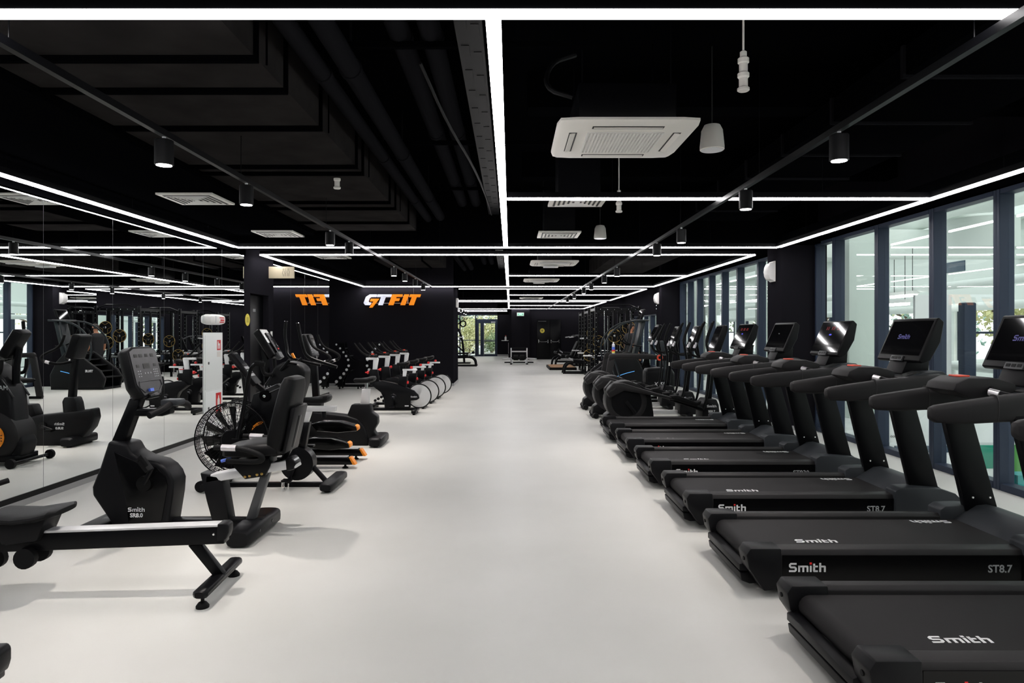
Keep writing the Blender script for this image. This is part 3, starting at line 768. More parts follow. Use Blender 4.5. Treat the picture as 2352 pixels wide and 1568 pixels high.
def strip_lamp(x, y, z, label):
    t = thing('hall_lamp', label, 'light', (x, y, z), 0, 'bright lamps of the hall outside')
    MB().box(-.06, .06, -.5, .5, 0, .06).build('tube', 'lamp', t)
    MB().box(-.08, .08, -.55, .55, .06, .14).build('housing', 'white', t)
    MB().cyl((0, -.4, .14), (0, -.4, 1.2), .008, n=5).cyl((0, .4, .14), (0, .4, 1.2), .008, n=5).each('rod', 'greymetal', t)
strip_lamp(9.9, 17.2, 2.42, 'bright strip lamp in the hall above the treadmill screens')
strip_lamp(9.6, 17.0, 2.2, 'second bright strip lamp hanging lower in the hall')
# trees
def tree(x, y, h, r, m, label, trunk=True):
    t = thing('tree', label, 'tree', (x, y, -.03), 0, 'trees outside')
    q = MB(); rnd = random.Random(int(x * 31 + y * 7)); U = rnd.uniform
    hubs = []
    for i in range(34):
        a, b = U(0, 2*PI), U(-1, 1); k = rnd.random() ** .45
        hubs.append(Vector((r*k*math.cos(a)*math.sqrt(1-b*b), r*k*math.sin(a)*math.sqrt(1-b*b), h*.55 + h*.42*k*b)))
    for i in range(2600):
        c = hubs[i % 34] + Vector((rnd.gauss(0, 1), rnd.gauss(0, 1), rnd.gauss(0, 1))) * r * .17
        if c.z < .12: c.z = .12 + U(0, .1)
        s = U(.05, .11) * (.6 + .25 * r)
        n = Vector((U(-1, 1), U(-1, 1), U(-.3, 1))).normalized(); u = n.orthogonal().normalized(); v = n.cross(u)
        q.add([c - u*s, c + v*s*.55 + n*s*.2, c + u*s, c - v*s*.55 + n*s*.2], [(0, 1, 2), (0, 2, 3)])
    q.build('foliage', m, t, smooth=10)
    p = MB().cyl((0, 0, 0), (0, 0, h*.6), r*.06, n=10, r2=r*.03)
    for hb in hubs[::3]: p.cyl((0, 0, min(h*.5, hb.z*.6)), hb, r*.02, n=5, r2=r*.008)
    p.build('trunk', 'bark', t)
for i, (x, y, h, r, m) in enumerate(((17, 12, 5.5, 2.6, 'leafy'), (18, 18, 6.5, 3, 'leaf'), (16.5, 23, 5, 2.6, 'leafy'), (18, 30, 7, 3.2, 'leafb'), (18, 39, 6, 3.2, 'leafy'), (19, 50, 7, 3.4, 'leaf'))):
    tree(x, y, h, r, m, ['yellow-green tree seen through the hall glazing above the treadmills', 'green tree behind the hall glazing', 'low yellow-green tree behind the hall glazing', 'blue-green tree far behind the hall', 'yellow tree at the far end behind the hall', 'most distant green tree behind the hall'][i])
for i, (x, y, h, r, m) in enumerate(((-1.4, 52, 3.6, 1.9, 'leafy'), (-.4, 58, 7.2, 3.0, 'leafb'), (-3.6, 55, 7.5, 3.0, 'leafb'), (-3.0, 50, 2.6, 1.7, 'leafy'), (-5.2, 58, 8, 3.2, 'leaf'), (1.5, 60, 7.5, 3.4, 'leaf'), (-1.8, 63, 9, 4, 'leaf'), (-1.0, 49.5, 1.6, 1.2, 'leaf'))):
    tree(x, y, h, r, m, ['low yellow bush straight behind the glass entrance door', 'tall blue-green tree behind the glass entrance door', 'tall blue-green tree behind the glazing left of the entrance', 'low yellow bush left of the entrance door', 'big green tree far behind the entrance glazing', 'green tree behind the entrance, towards the pier', 'tallest green tree behind the entrance', 'small green bush right outside the entrance door'][i])
hall('entrance_rail', MB().cyl((-4.4, 45.2, 1.0), (0, 45.2, 1.0), .03).cyl((-4.2, 45.2, 0), (-4.2, 45.2, 1), .025).cyl((-2.2, 45.2, 0), (-2.2, 45.2, 1), .025).cyl((-.2, 45.2, 0), (-.2, 45.2, 1), .025), 'greymetal', 'grey hand rail outside the glass entrance', 'railing')

# sky
w = bpy.data.worlds.new('World'); SC.world = w; w.use_nodes = True
nt = w.node_tree; bgn = nt.nodes['Background']
sk = nt.nodes.new('ShaderNodeTexSky'); sk.sky_type = 'NISHITA'; sk.sun_disc = False
sk.sun_elevation = math.radians(38); sk.sun_rotation = math.radians(140); sk.air_density = 1.0; sk.dust_density = 4.0; sk.ozone_density = 1.2
mixn = nt.nodes.new('ShaderNodeMixRGB'); mixn.inputs['Fac'].default_value = .75; mixn.inputs['Color2'].default_value = (1.62, 1.70, 1.66, 1)
mul = nt.nodes.new('ShaderNodeMixRGB'); mul.blend_type = 'MULTIPLY'; mul.inputs['Fac'].default_value = 1; mul.inputs['Color2'].default_value = (.18, .18, .18, 1)
nt.links.new(sk.outputs['Color'], mul.inputs['Color1']); nt.links.new(mul.outputs['Color'], mixn.inputs['Color1'])
nt.links.new(mixn.outputs['Color'], bgn.inputs['Color'])
bgn.inputs['Strength'].default_value = 1.25

# camera
cd = bpy.data.cameras.new('camera'); cam = bpy.data.objects.new('camera', cd); COL.objects.link(cam)
cam.location = (0, 0, EYE); cam.rotation_euler = (PI / 2, 0, 0)
cd.sensor_width = 36; cd.lens = FPX / 2352 * 36; cd.clip_start = .05; cd.clip_end = 300
cd.shift_x = (1176 - VX) / 2352; cd.shift_y = -(784 - VY) / 2352
SC.camera = cam
SC.view_settings.view_transform = 'Standard'; SC.view_settings.look = 'None'
SC.view_settings.gamma = 1.0; SC.view_settings.exposure = 0.37
SC.view_settings.use_curve_mapping = False
SC.cycles.max_bounces = 12; SC.cycles.glossy_bounces = 6; SC.cycles.transparent_max_bounces = 12; SC.cycles.diffuse_bounces = 5
# ================================================================== treadmills (x from the back end to the front, user faces +x)
def treadmill(arm0=1.16, kind='lcd', model='ST8.7'):
    t = thing('treadmill', None, 'treadmill', (0, 0, 0), 0, 'black treadmills facing the windows')
    W = .445
    for s in (-1, 1):
        y = s * .388
        r = MB().prism([(-.057, .07), (.057, .05), (.057, .235), (.040, .275), (-.035, .282), (-.057, .262)] if s > 0 else [(.057, .07), (-.057, .05), (-.057, .235), (-.040, .275), (.035, .282), (.057, .262)], .17, 1.68, 'x')
        r.v = [(v[0], v[1] + y, v[2]) for v in r.v]
        r.build('side_rail', 'soft', t, bevel=.006)
        MB().box(.21, 1.66, s*(W) - .003, s*(W) + .003, .06, .245).build('rail_side_plate', 'gloss', t)
        c = MB().prism([(0.01, .17), (-.005, .25), (.02, .288), (.20, .288), (.21, .05), (.10, .04)], s * .315, s * .46).build('end_cap', 'plastic', t, bevel=.008)
        q = MB().cyl((-.004, s*.40, .215), (.02, s*.40, .215), .012, 12).cyl((.02, s*.43, .165), (.05, s*.43, .165), .012, 12)
        q.each('cap_screw', 'rubber', c)
    prof = []
    for i in range(9):
        a = PI/2 + PI * i / 8
        prof.append((.10 + .055 * math.cos(a), .195 + .055 * math.sin(a)))
    MB().prism([(1.72, .25)] + prof + [(1.72, .14)], -.30, .30).build('belt', 'belt', t, smooth=50)
    MB().box(.2, 1.7, -.335, .335, .10, .236).build('deck', 'rubber', t)
    MB().prism([(-.002, .115), (-.002, .155), (.05, .165), (.06, .11)], -.33, .33).prism([(.010, .055), (.002, .102), (.06, .106), (.12, .04), (.06, .036)], -.33, .33).build('rear_bumper', 'plastic', t, bevel=.006)
    MB().box(.15, 1.75, -.36, .36, .045, .10).build('frame', 'metal', t)
    q = MB()
    for x in (.25, 1.95):
        for y in (-.33, .33): q.cyl((x, y, 0), (x, y, .06), .03, 14)
    q.each('foot', 'rubber', t)
    # motor hood with raised shoulders and a crest
    prof = [(1.62, .06), (1.62, .31), (1.66, .335), (1.80, .338), (1.98, .325), (2.09, .29), (2.16, .22), (2.19, .12), (2.18, .05)]
    for s in (-1, 1):
        MB().prism(prof, s * .325, s * .475).build('hood_shoulder', 'hood', t, bevel=.010)
    MB().prism([(1.70, .245), (1.86, .345), (1.93, .352), (2.02, .33), (2.11, .27), (2.17, .12), (2.16, .05), (1.7, .05)], -.33, .33).build('motor_hood', 'hood', t, bevel=.012)
    # uprights
    for s in (-1, 1):
        q = MB().loftpoly([[(x + dx, s*.345 + dy, z) for dx, dy in ((-w, -.034), (-w*.9, .034), (w*.9, .034), (w, -.034))] for x, z, w in ((1.925, .22, .117), (1.71, 1.06, .10))])
        u = q.build('upright', 'metal', t, bevel=.012)
        b = MB()
        for dx in (-.06, .06): b.lathe([(.009, 0), (.007, -.005 if s > 0 else .005)], (1.895 + dx, s*.345 + (-.034 if s > 0 else .034), .40), 'y', 10)
        b.each('bolt', 'chrome', u)
    # arm rests
    for s in (-1, 1):
        y = s * .335
        secs = [(arm0, y, 1.060, .02, .03), (arm0 + .01, y, 1.060, .055, .075), (arm0 + .04, y, 1.058, .078, .105), (arm0 + .20, y, 1.066, .088, .140), (1.60, y, 1.093, .094, .165), (1.90, y, 1.125, .10, .16), (2.05, y*.97, 1.15, .10, .13), (2.12, y*.93, 1.16, .08, .08)]
        a = MB().loft(secs, 'x', 20, 3.2).build('armrest', 'soft', t)
        g = MB().loft([(1.52, y, 1.09, .0965, .170), (1.524, y, 1.09, .0965, .170)], 'x', 20, 3.2).build('armrest_seam', 'ink', a)
    # dash: bridge between the arms, control module, cup wells, grip bars
    d = MB().prism([(1.72, 1.10), (1.76, 1.165), (1.95, 1.225), (2.10, 1.235), (2.16, 1.19), (2.13, 1.11), (1.9, 1.08)], -.30, .30).build('dash', 'hood', t, bevel=.014)
    q = MB()
    for s in (-1, 1): q.cbox((1.86, s*.205, 1.199), (.16, .11, .012), ry=-.31)
    q.each('cup_well', 'ink', d)
    m = MB().prism([(1.40, 1.18), (1.42, 1.225), (1.50, 1.262), (1.66, 1.262), (1.80, 1.225), (1.80, 1.12), (1.50, 1.135)], -.15, .15).build('control_module', 'soft', t, bevel=.016)
    k = MB().box(1.50, 1.57, -.055, .055, 1.258, 1.272).build('stop_key', 'redkey', m, bevel=.004); k['label'] = 'red stop key'
    for s in (-1, 1):
        g = MB().tube([(1.64, s*.15, 1.19), (1.60, s*.22, 1.175), (1.70, s*.28, 1.15)], .021, 10, sm=2).build('grip_bar', 'plastic', t)
        MB().tube([(1.595, s*.195, 1.1785), (1.625, s*.243, 1.168)], .0225, 10).build('pulse_sensor', 'sensor', g)
    # console
    th = math.radians(24)
    def P(u, n): return (1.90 + u * math.sin(th) + n * math.cos(th), 1.325 + u * math.cos(th) - n * math.sin(th))
    MB().prism([(1.86, 1.20), (1.93, 1.36), (2.03, 1.40), (2.10, 1.36), (2.09, 1.2)], -.13, .13).build('console_neck', 'plastic', t, bevel=.012)
    c = MB().prism([P(-.01, 0), P(.365, -.003), P(.378, .012), P(.36, .06), P(.2, .10), P(.03, .085), P(-.02, .03)], -.315, .315).build('console', 'plastic', t, bevel=.018, seg=3)
    q = MB()
    def plate(u0, u1, y0, y1, n0, n1):
        return [[(*P(u, n)[:1], y, P(u, n)[1]) for u, y in ((u0, y0), (u1, y0), (u1, y1), (u0, y1))] for n in (n0, n1)]
    def inset(u0, u1, y0, y1, n0=-.004, n1=.004): return MB().loftpoly(plate(u0, u1, y0, y1, n0, n1))
    U = Vector((math.sin(th), 0, math.cos(th)))
    if kind == 'lcd':
        inset(.035, .345, -.285, .285).build('screen', 'screen', c)
        x, z = P(.20, -.006); 
        logo(c, .17, (x, .03, z), (0, -1, 0), U, 'screenlogo', 'screenlogo', 'screen_logo', .0008)
    elif kind == 'plain':
        inset(.035, .345, -.285, .285).build('screen', 'screen', c)
        x, z = P(.22, -.006)
        MB().cbox((x, .02, z), (.002, .03, .012)).build('screen_mark', 'logodim', c)
    else:
        inset(.02, .355, -.30, .30).build('screen', 'screen', c)
        b = MB()
        for i, yy in enumerate((.14, .10, .02, -.02, -.10, -.14)):
            for uu in (.268, .282, .296): 
                b.add(sum(plate(uu, uu + .004, yy - .009, yy + .009, -.006, -.004), []), [(0,1,2,3),(4,5,6,7),(0,1,5,4),(1,2,6,5),(2,3,7,6),(3,0,4,7)])
        b.build('red_digits', 'screenred', c)
        b = MB(); b.loftpoly(plate(.205, .22, -.01, .035, -.006, -.004)); b.build('blue_mark', 'screenblue', c)
    kp = inset(-.022, .026, -.085, .085, -.012, .004).build('keypad', 'greymetal', c, bevel=.004)
    b = MB()
    for yy in (-.05, 0, .05): b.loftpoly(plate(-.008, .014, yy - .018, yy + .018, -.014, -.011))
    b.build('key', 'plastic', kp)
    # lettering
    logo(t, .215, (.355, -W - .003, .175), (1, 0, 0), (0, 0, 1), name='side_logo')
    text(t, 'model_lettering', model, .062, (1.48, -W - .0035, .165), (PI/2, 0, 0), 'logodim', bold=.0012)
    logo(t, .255, (.52, -.19, .2505), (1, 0, 0), (.12, 1, 0), name='belt_logo', dot='logo')
    logo(t, .255, (1.50, .24, .2505), (-1, 0, 0), (.12, -1, 0), name='belt_logo', dot='logo')
    return t
TX = 1.38
lcd = treadmill(1.13, 'lcd')
plain = treadmill(1.02, 'plain', 'ST830')
led_ = treadmill(1.02, 'led', 'ST830')
lcd.location = (TX, 3.075, 0); lcd['label'] = 'closest black treadmill, only its deck in view at the bottom corner'
copy_of(lcd, 'second black treadmill of the window row, glowing logo screen cut by the picture edge', (TX, 4.435, 0))
copy_of(lcd, 'third black treadmill of the window row, screen showing a small blue glowing logo', (TX, 5.787, 0))
led_.location = (TX, 7.16, 0); led_['label'] = 'fourth black treadmill of the window row, glossy screen with red digits'
plain.location = (TX, 8.52, 0); plain['label'] = 'fifth black treadmill of the window row, dark blank screen in front of the column'
copy_of(led_, 'sixth black treadmill, red-digit screen, last of the row before the ellipticals', (TX, 9.88, 0))
# ================================================================== machines along the mirrors (all face the mirrors, -x)
def loc_(cx, Y):
    """returns a converter from photo pixels on the plane Y to local x, z of a thing standing at (cx, Y)"""
    def f(px, py, dy=0.0):
        x, z = XZ(px, py, Y + dy); return (x - cx, z)
    return f

# ---------------------------------------------------------------- recumbent bike
CX, Y0 = -2.5, 5.22
q = loc_(CX, Y0)
t = thing('recumbent_bike', 'black recumbent bike with tall backrest and silver rail, in front of the mirrors', 'exercise bike', (CX, Y0, 0))
side = [q(*p, -.1) for p in ((250, 1012), (292, 1018), (304, 1040), (331, 1054), (362, 1061), (380, 1073), (392, 1088), (399, 1106), (397, 1137), (385, 1212), (388, 1238), (258, 1238), (258, 1203), (213, 1137), (212, 1118), (230, 1073))]
MB().prism(side, -.11, .11).build('shroud', 'plastic', t, bevel=.022, seg=3)
rim = [q(*p, -.11) for p in ((262, 1036), (330, 1066), (362, 1073), (381, 1094), (386, 1115), (372, 1196), (296, 1200), (290, 1150))]
MB().prism(rim, -.118, -.10).build('shroud_panel', 'gloss', t, bevel=.006)
x, z = q(335, 1109, -.12)
MB().lathe([(.055, -.155), (.06, -.12), (.06, -.1)], (x, 0, z), 'y', 24).build('crank_hub', 'gloss', t)
for s in (-1, 1):
    ex, ez = x + s * .075, z + s * .125
    if s < 0: ex, ez = x - .06, z - .13
    else: ex, ez = x + .07, z + .125
    yy = -.165 if s > 0 else .165
    c = MB().tube([(x, yy * .9, z), (ex, yy, ez)], (.012, .017), n=8).build('crank_arm', 'metal', t)
    p = MB().cbox((ex - .02, yy * 1.35, ez + .03), (.11, .09, .03), ry=.9).build('pedal', 'rubber', c, bevel=.006)
    MB().tube([(ex - .06, yy * 1.35 - .05, ez + .06), (ex - .03, yy * 1.35 - .05, ez + .10), (ex + .02, yy * 1.35 - .05, ez + .03)], (.004, .016), n=6).build('pedal_strap', 'rubber', p)
a, b = q(275, 1020), q(318, 912)
MB().loftpoly([[(c_[0] + dx * w, dy, c_[1]) for dx, dy in ((-1, -.045), (1, -.045), (1, .045), (-1, .045))] for c_, w in ((a, .055), (b, .046))]).build('mast', 'metal', t, bevel=.015)
# console: a deep slab leaning back, its face to the seat
cb, ct = (-.235, 1.075), (-.325, 1.445)
ux, uz = ct[0] - cb[0], ct[1] - cb[1]; L = math.hypot(ux, uz); ux /= L; uz /= L; nx, nz = uz, -ux
def CP(u, n): return (cb[0] + ux * u + nx * n, cb[1] + uz * u + nz * n)
shape = [(-.205, .07), (-.13, -.02), (.13, -.02), (.205, .07), (.205, .345), (.13, .375), (-.13, .375), (-.205, .345)]
pl = lambda n, k=1: [(CP(u, n)[0], y * k, CP(u, n)[1]) for y, u in shape]
c = MB().loftpoly([pl(-.10, .8), pl(-.06, .97), pl(0, 1)]).build('console', 'plastic', t, bevel=.012)
ins = lambda u0, u1, y0, y1, n0, n1: MB().loftpoly([[(CP(u, n)[0], y, CP(u, n)[1]) for u, y in ((u0, y0), (u1, y0), (u1, y1), (u0, y1))] for n in (n0, n1)])
f = MB().loftpoly([[(CP(u, n)[0], y, CP(u, n)[1]) for y, u in ((-.185, .09), (-.12, .0), (.12, .0), (.185, .09), (.185, .335), (.12, .358), (-.12, .358), (-.185, .335))] for n in (-.004, .004)]).build('faceplate', 'face', c)
k = MB()
for i, y in enumerate((-.12, -.05, .03, .11)): k.add(ins(.29, .315, y - .02, y + .02, .003, .006).v, MB().box(0,1,0,1,0,1).f if False else [(0,1,2,3),(4,5,6,7),(0,1,5,4),(1,2,6,5),(2,3,7,6),(3,0,4,7)])
k.add(ins(.20, .24, -.045, .045, .003, .006).v, [(0,1,2,3),(4,5,6,7),(0,1,5,4),(1,2,6,5),(2,3,7,6),(3,0,4,7)])
for y in (-.12, .12): k.add(ins(.212, .235, y - .018, y + .018, .003, .006).v, [(0,1,2,3),(4,5,6,7),(0,1,5,4),(1,2,6,5),(2,3,7,6),(3,0,4,7)])
k.build('display_window', 'ink', f)
BF = [(0,1,2,3),(4,5,6,7),(0,1,5,4),(1,2,6,5),(2,3,7,6),(3,0,4,7)]
k = MB()
for r in range(4):
    for y in (.09, .115, .14): k.add(ins(.185 - .018 * r, .193 - .018 * r, y - .006, y + .006, .003, .0055).v, BF)
for y in (-.04, 0, .04): k.add(ins(.16, .172, y - .006, y + .006, .003, .0055).v, BF)
for r in range(3):
    for y in (-.13, -.10): k.add(ins(.18 - .02 * r, .188 - .02 * r, y - .007, y + .007, .003, .0055).v, BF)
k.build('button_print', 'logodim', f)
k = MB(); loop = [(-.15, .105), (.15, .105), (.16, .06), (.10, .02), (-.10, .02), (-.16, .06)]
k.tube([(CP(u, .006)[0], y, CP(u, .006)[1]) for y, u in loop], .004, n=6, closed=True)
k.build('tray_rim', 'greymetal', f)
k = ins(.022, .045, -.05, .0, .004, .02).build('phone_clip', 'blue', c); k['label'] = 'small blue clip at the foot of the console'
ins(-.03, .01, -.07, .07, -.03, .02).build('grip_pod', 'gloss', c, bevel=.006)
# front handlebar on its bracket
a, b = q(300, 946), q(396, 946)
x0, z0 = a; x1, z1 = b
MB().loftpoly([[(x, y, z) for y, z in ((-.04, zz - .028), (.04, zz - .028), (.04, zz + .028), (-.04, zz + .028))] for x, zz in ((x0, z0), (x1 - .06, z0 - .0), (x1, z0 + .02))]).build('handlebar_bracket', 'metal', t, bevel=.008)
h = MB().tube([(x1 - .02, -.30, z0 + .01), (x1 + .03, -.17, z0 + .05), (x1 + .0, 0, z0 + .075), (x1 + .03, .17, z0 + .05), (x1 - .02, .30, z0 + .01)], .026, 12, sm=2).build('handlebar', 'rubber', t)
MB().box(x1 - .06, x1 + .07, -.07, .07, z0 + .055, z0 + .10).build('control_pad', 'hood', h, bevel=.012)
# bottom beam, feet
MB().box(-.62, .62, -.05, .05, .05, .13).build('base_beam', 'metal', t, bevel=.01)
for cx, n in ((-.60, 'front'), (.545, 'rear')):
    f = MB().loft([(cx, -.34, .062, .15, .10), (cx, -.31, .07, .19, .12), (cx, .31, .07, .19, .12), (cx, .34, .062, .15, .10)], 'y', 20, 4).build('foot_bar', 'plastic', t)
    k = MB()
    for yy in (-.26, .26): k.cyl((cx, yy, 0), (cx, yy, .03), .035, 14)
    k.each('levelling_foot', 'rubber', f)
    k = MB()
    for yy in (-.15, .12): k.lathe([(.016, .09), (.012, .098)], (cx, yy, .075), 'x', 12)
    k.each('foot_bolt', 'gloss', f)
# seat rail on its two legs
pa, pb = q(470, 1100, -.05), q(682, 1063, -.05)
rx, rz = pb[0] - pa[0], pb[1] - pa[1]
def RP(u, n): 
    l = math.hypot(rx, rz); return (pa[0] + rx * u - rz / l * n, pa[1] + rz * u + rx / l * n)
MB().prism([RP(0, -.035), RP(.02, .028), RP(.98, .035), RP(1, -.035)], -.065, .065).build('seat_rail', 'silver', t, bevel=.012)
MB().prism([RP(.88, -.045), RP(.89, .05), RP(.96, .05), RP(1.0, .0), RP(.96, -.045)], -.07, .07).build('rail_cap', 'plastic', t, bevel=.012)
k = MB().prism([q(*p, -.06) for p in ((459, 1085), (500, 1092), (512, 1108), (530, 1215), (492, 1215), (474, 1150))], -.065, .065).build('front_leg', 'plastic', t, bevel=.012)
k = MB().prism([q(*p, -.04) for p in ((598, 1087), (618, 1084), (582, 1200), (560, 1203))], -.035, .035).build('rear_leg', 'greymetal', t, bevel=.008)
# carriage, cushion, back, side handles
k = MB().prism([RP(.35, .05), RP(.44, -.05), RP(.66, -.052), RP(.73, .02), RP(.74, .09), RP(.34, .10)], -.085, .085).build('seat_carriage', 'metal', t, bevel=.008)
b_ = MB()
for u in (.45, .50, .58, .63): 
    x, z = RP(u, -.03); b_.lathe([(.011, -.088), (.008, -.094)], (x, 0, z), 'y', 10)
b_.each('bolt', 'gold', k)
sx0, sz0 = q(527, 1032); sx1, sz1 = q(655, 1026)
MB().loft([(sx0, 0, sz0 - .01, .26, .05), (sx0 + .04, 0, sz0 + .005, .36, .09), (sx0 + .2, 0, sz0 + .02, .42, .11), (sx1 - .05, 0, sz1 + .01, .44, .11), (sx1, 0, sz1, .40, .07)], 'x', 24, 4).build('seat_cushion', 'vinyl', t)
x0, z0 = q(641, 1040); x1, z1 = q(678, 864)
dx, dz = x1 - x0, z1 - z0; l = math.hypot(dx, dz); tx, tz = dx / l, dz / l
secs = []
for u, w, h in ((0, .28, .05), (.03, .38, .11), (.25, .46, .13), (.6, .44, .12), (.9, .38, .11), (.98, .32, .09), (1, .24, .05)):
    cx, cz = x0 + dx * u, z0 + dz * u; n_ = 24; lp = []
    for i in range(n_):
        w_ = 2 * PI * i / n_; c1, s1 = math.cos(w_), math.sin(w_)
        yy = math.copysign(abs(c1) ** .5, c1) * w / 2; nn = math.copysign(abs(s1) ** .5, s1) * h / 2
        lp.append((cx - tz * -nn, yy, cz + tx * -nn))
    secs.append(lp)
bk = MB().loftpoly(secs).build('backrest', 'vinyl', t)
MB().prism([(x0 + .07, z0 + .02), (x0 + .10, z0 + .02), (x0 + dx * .62 + .10, z0 + dz * .62), (x0 + dx * .62 + .06, z0 + dz * .62)], -.16, .16).build('back_shell', 'plastic', bk, bevel=.012)
MB().tube([(x0 - .05, 0, z0 - .09), (x0 + .08, 0, z0 - .02), (x0 + dx * .5 + .09, 0, z0 + dz * .5)], (.05, .016), n=8, sm=1).build('back_bracket', 'metal', t)
for s in (-1, 1):
    y = s * .27
    A_, B_ = q(492, 1027, -.27), q(606, 1052, -.27)
    g = MB().tube([(A_[0], y, A_[1]), (A_[0] + .20, y, A_[1] - .01), (B_[0] - .05, y, B_[1] + .035), (B_[0], y * .98, B_[1] + .0), (B_[0] - .05, y * .9, B_[1] - .035), (B_[0] - .30, y * .7, B_[1] - .035)], .020, 12, sm=2).build('side_handle', 'rubber', t)
    MB().cyl((A_[0] + .055, y, A_[1] - .002), (A_[0] + .16, y, A_[1] - .006), .0235, 14).build('pulse_sensor', 'sensor', g)
MB().cyl((sx0 - .02, -.1, sz0 - .07), (sx0 + .05, -.1, sz0 - .05), .012, 8).build('seat_lever', 'blue', t)
logo(t, .125, (q(313, 1170, -.12)[0], -.119, q(313, 1170, -.12)[1]), (1, 0, 0), (0, 0, 1), name='side_logo', dot='logo')
text(t, 'model_lettering', 'SR8.0', .042, (q(313, 1181, -.12)[0], -.1185, q(313, 1183, -.12)[1] - .002), (PI/2, 0, 0), 'logo', bold=.0012)

# ---------------------------------------------------------------- rowing machine
def rower(label, loc, rz):
    t = thing('rowing_machine', label, 'rowing machine', loc, rz, 'rowing machines')     # origin under the rear foot, front towards -x
    def zr(x): return .385 + x * .022
    sec = lambda x, w, a, b: [(x, -w, zr(x) + a), (x, w, zr(x) + a), (x, w, zr(x) + b), (x, -w, zr(x) + b)]
    MB().loftpoly([sec(-1.75, .045, -.095, .008), sec(.09, .045, -.095, .008)]).build('rail_body', 'metal', t, bevel=.006)
    MB().loftpoly([sec(-1.72, .048, .008, .022), sec(.07, .048, .008, .022)]).build('rail_top', 'silver', t, bevel=.004)
    MB().loftpoly([sec(.05, .05, -.08, .026), sec(.10, .05, -.07, .026), sec(.115, .04, -.03, .012)]).build('rail_end_cap', 'plastic', t, bevel=.008)
    b = MB()
    for x in (.03, -1.5): b.lathe([(.009, -.046), (.006, -.051)], (x, 0, zr(x) - .035), 'y', 10)
    b.each('bolt', 'chrome', t)
    MB().prism([(-.13, .28), (-.06, .29), (.085, .10), (.02, .09)], -.025, .025).build('rear_leg', 'metal', t, bevel=.006)
    f = MB().loft([(.045, -.30, .085, .05, .035), (.045, -.28, .085, .085, .05), (.045, .28, .085, .085, .05), (.045, .30, .085, .05, .035)], 'y', 16, 3).build('rear_foot_bar', 'metal', t)
    k = MB()
    for y in (-.25, .25): k.lathe([(.036, 0), (.036, .012), (.022, .03), (.010, .036), (.010, .065)], (.045, y, 0), 'z', 16)
    k.each('levelling_foot', 'rubber', f)
    sx = -1.06
    s = MB().loft([(sx - .21, 0, zr(sx) + .10, .22, .03), (sx - .18, 0, zr(sx) + .115, .30, .05), (sx, 0, zr(sx) + .105, .34, .05), (sx + .12, 0, zr(sx) + .12, .36, .055), (sx + .19, 0, zr(sx) + .135, .32, .05), (sx + .215, 0, zr(sx) + .135, .22, .03)], 'x', 22, 3).build('seat', 'vinyl', t)
    MB().prism([(sx - .16, zr(sx) + .10), (sx + .16, zr(sx) + .115), (sx + .10, zr(sx) - .03), (sx - .10, zr(sx) - .05)], -.09, .09).build('seat_carriage', 'plastic', t, bevel=.02)
    k = MB()
    for x in (-.13, .13):
        for y in (-.07, .07): k.lathe([(.03, -.02), (.06, -.02), (.06, .02), (.03, .02)], (sx + x - .10, y, zr(sx) - .125 - (x < 0) * .04), 'y', 18)
    k.each('roller', 'rubber', t)
    # footrests, handle, flywheel housing at the front
    for s_ in (-1, 1):
        p = MB().cbox((-1.44, s_ * .13, zr(-1.44) + .12), (.035, .12, .30), ry=-.75).build('footrest', 'plastic', t, bevel=.01)
        MB().cbox((-1.42, s_ * .13, zr(-1.44) + .145), (.012, .125, .05), ry=-.75).build('foot_strap', 'rubber', p)
    h = MB().tube([(-1.33, -.24, zr(-1.4) + .27), (-1.42, -.13, zr(-1.4) + .24), (-1.44, 0, zr(-1.4) + .23), (-1.42, .13, zr(-1.4) + .24), (-1.33, .24, zr(-1.4) + .27)], .017, 10, sm=2).build('pull_handle', 'rubber', t)
    MB().tube([(-1.44, 0, zr(-1.4) + .23), (-1.8, 0, zr(-1.4) + .19)], (.012, .003), n=6).build('pull_strap', 'rubber', h)
    MB().prism([(-1.62, .20), (-1.60, .52), (-1.72, .68), (-2.02, .70), (-2.17, .55), (-2.18, .28), (-2.05, .14), (-1.75, .13)], -.12, .12).build('fan_housing', 'plastic', t, bevel=.03, seg=3)
    k = MB()
    for y in (-.124, .124): k.ring((-1.89, y, .42), .2, .008, 'y')
    k.build('fan_ring', 'greymetal', t)
    MB().prism([(-1.78, .68), (-1.72, .70), (-1.64, .98), (-1.70, .99)], -.03, .03).build('monitor_arm', 'metal', t, bevel=.006)
    MB().cbox((-1.64, 0, 1.02), (.04, .22, .17), ry=-.3).build('monitor', 'plastic', t, bevel=.012)
    MB().loft([(-1.95, -.30, .05, .06, .05), (-1.95, .30, .05, .06, .05)], 'y', 12, 3).build('front_foot_bar', 'metal', t)
    MB().box(-2.0, -1.88, -.05, .05, .05, .2).build('front_stand', 'metal', t)
    k = MB()
    for y in (-.25, .25): k.cyl((-1.95, y, 0), (-1.95, y, .04), .03, 12)
    k.each('front_foot', 'rubber', t)
    return t
rower('black rowing machine with silver rail top, in front of the recumbent bike', (-1.79, 4.09, 0), math.radians(3))
r2 = rower('second rowing machine, only the tip of its rail showing at the lower picture edge', (-1.935, 2.45, 0), math.radians(3))

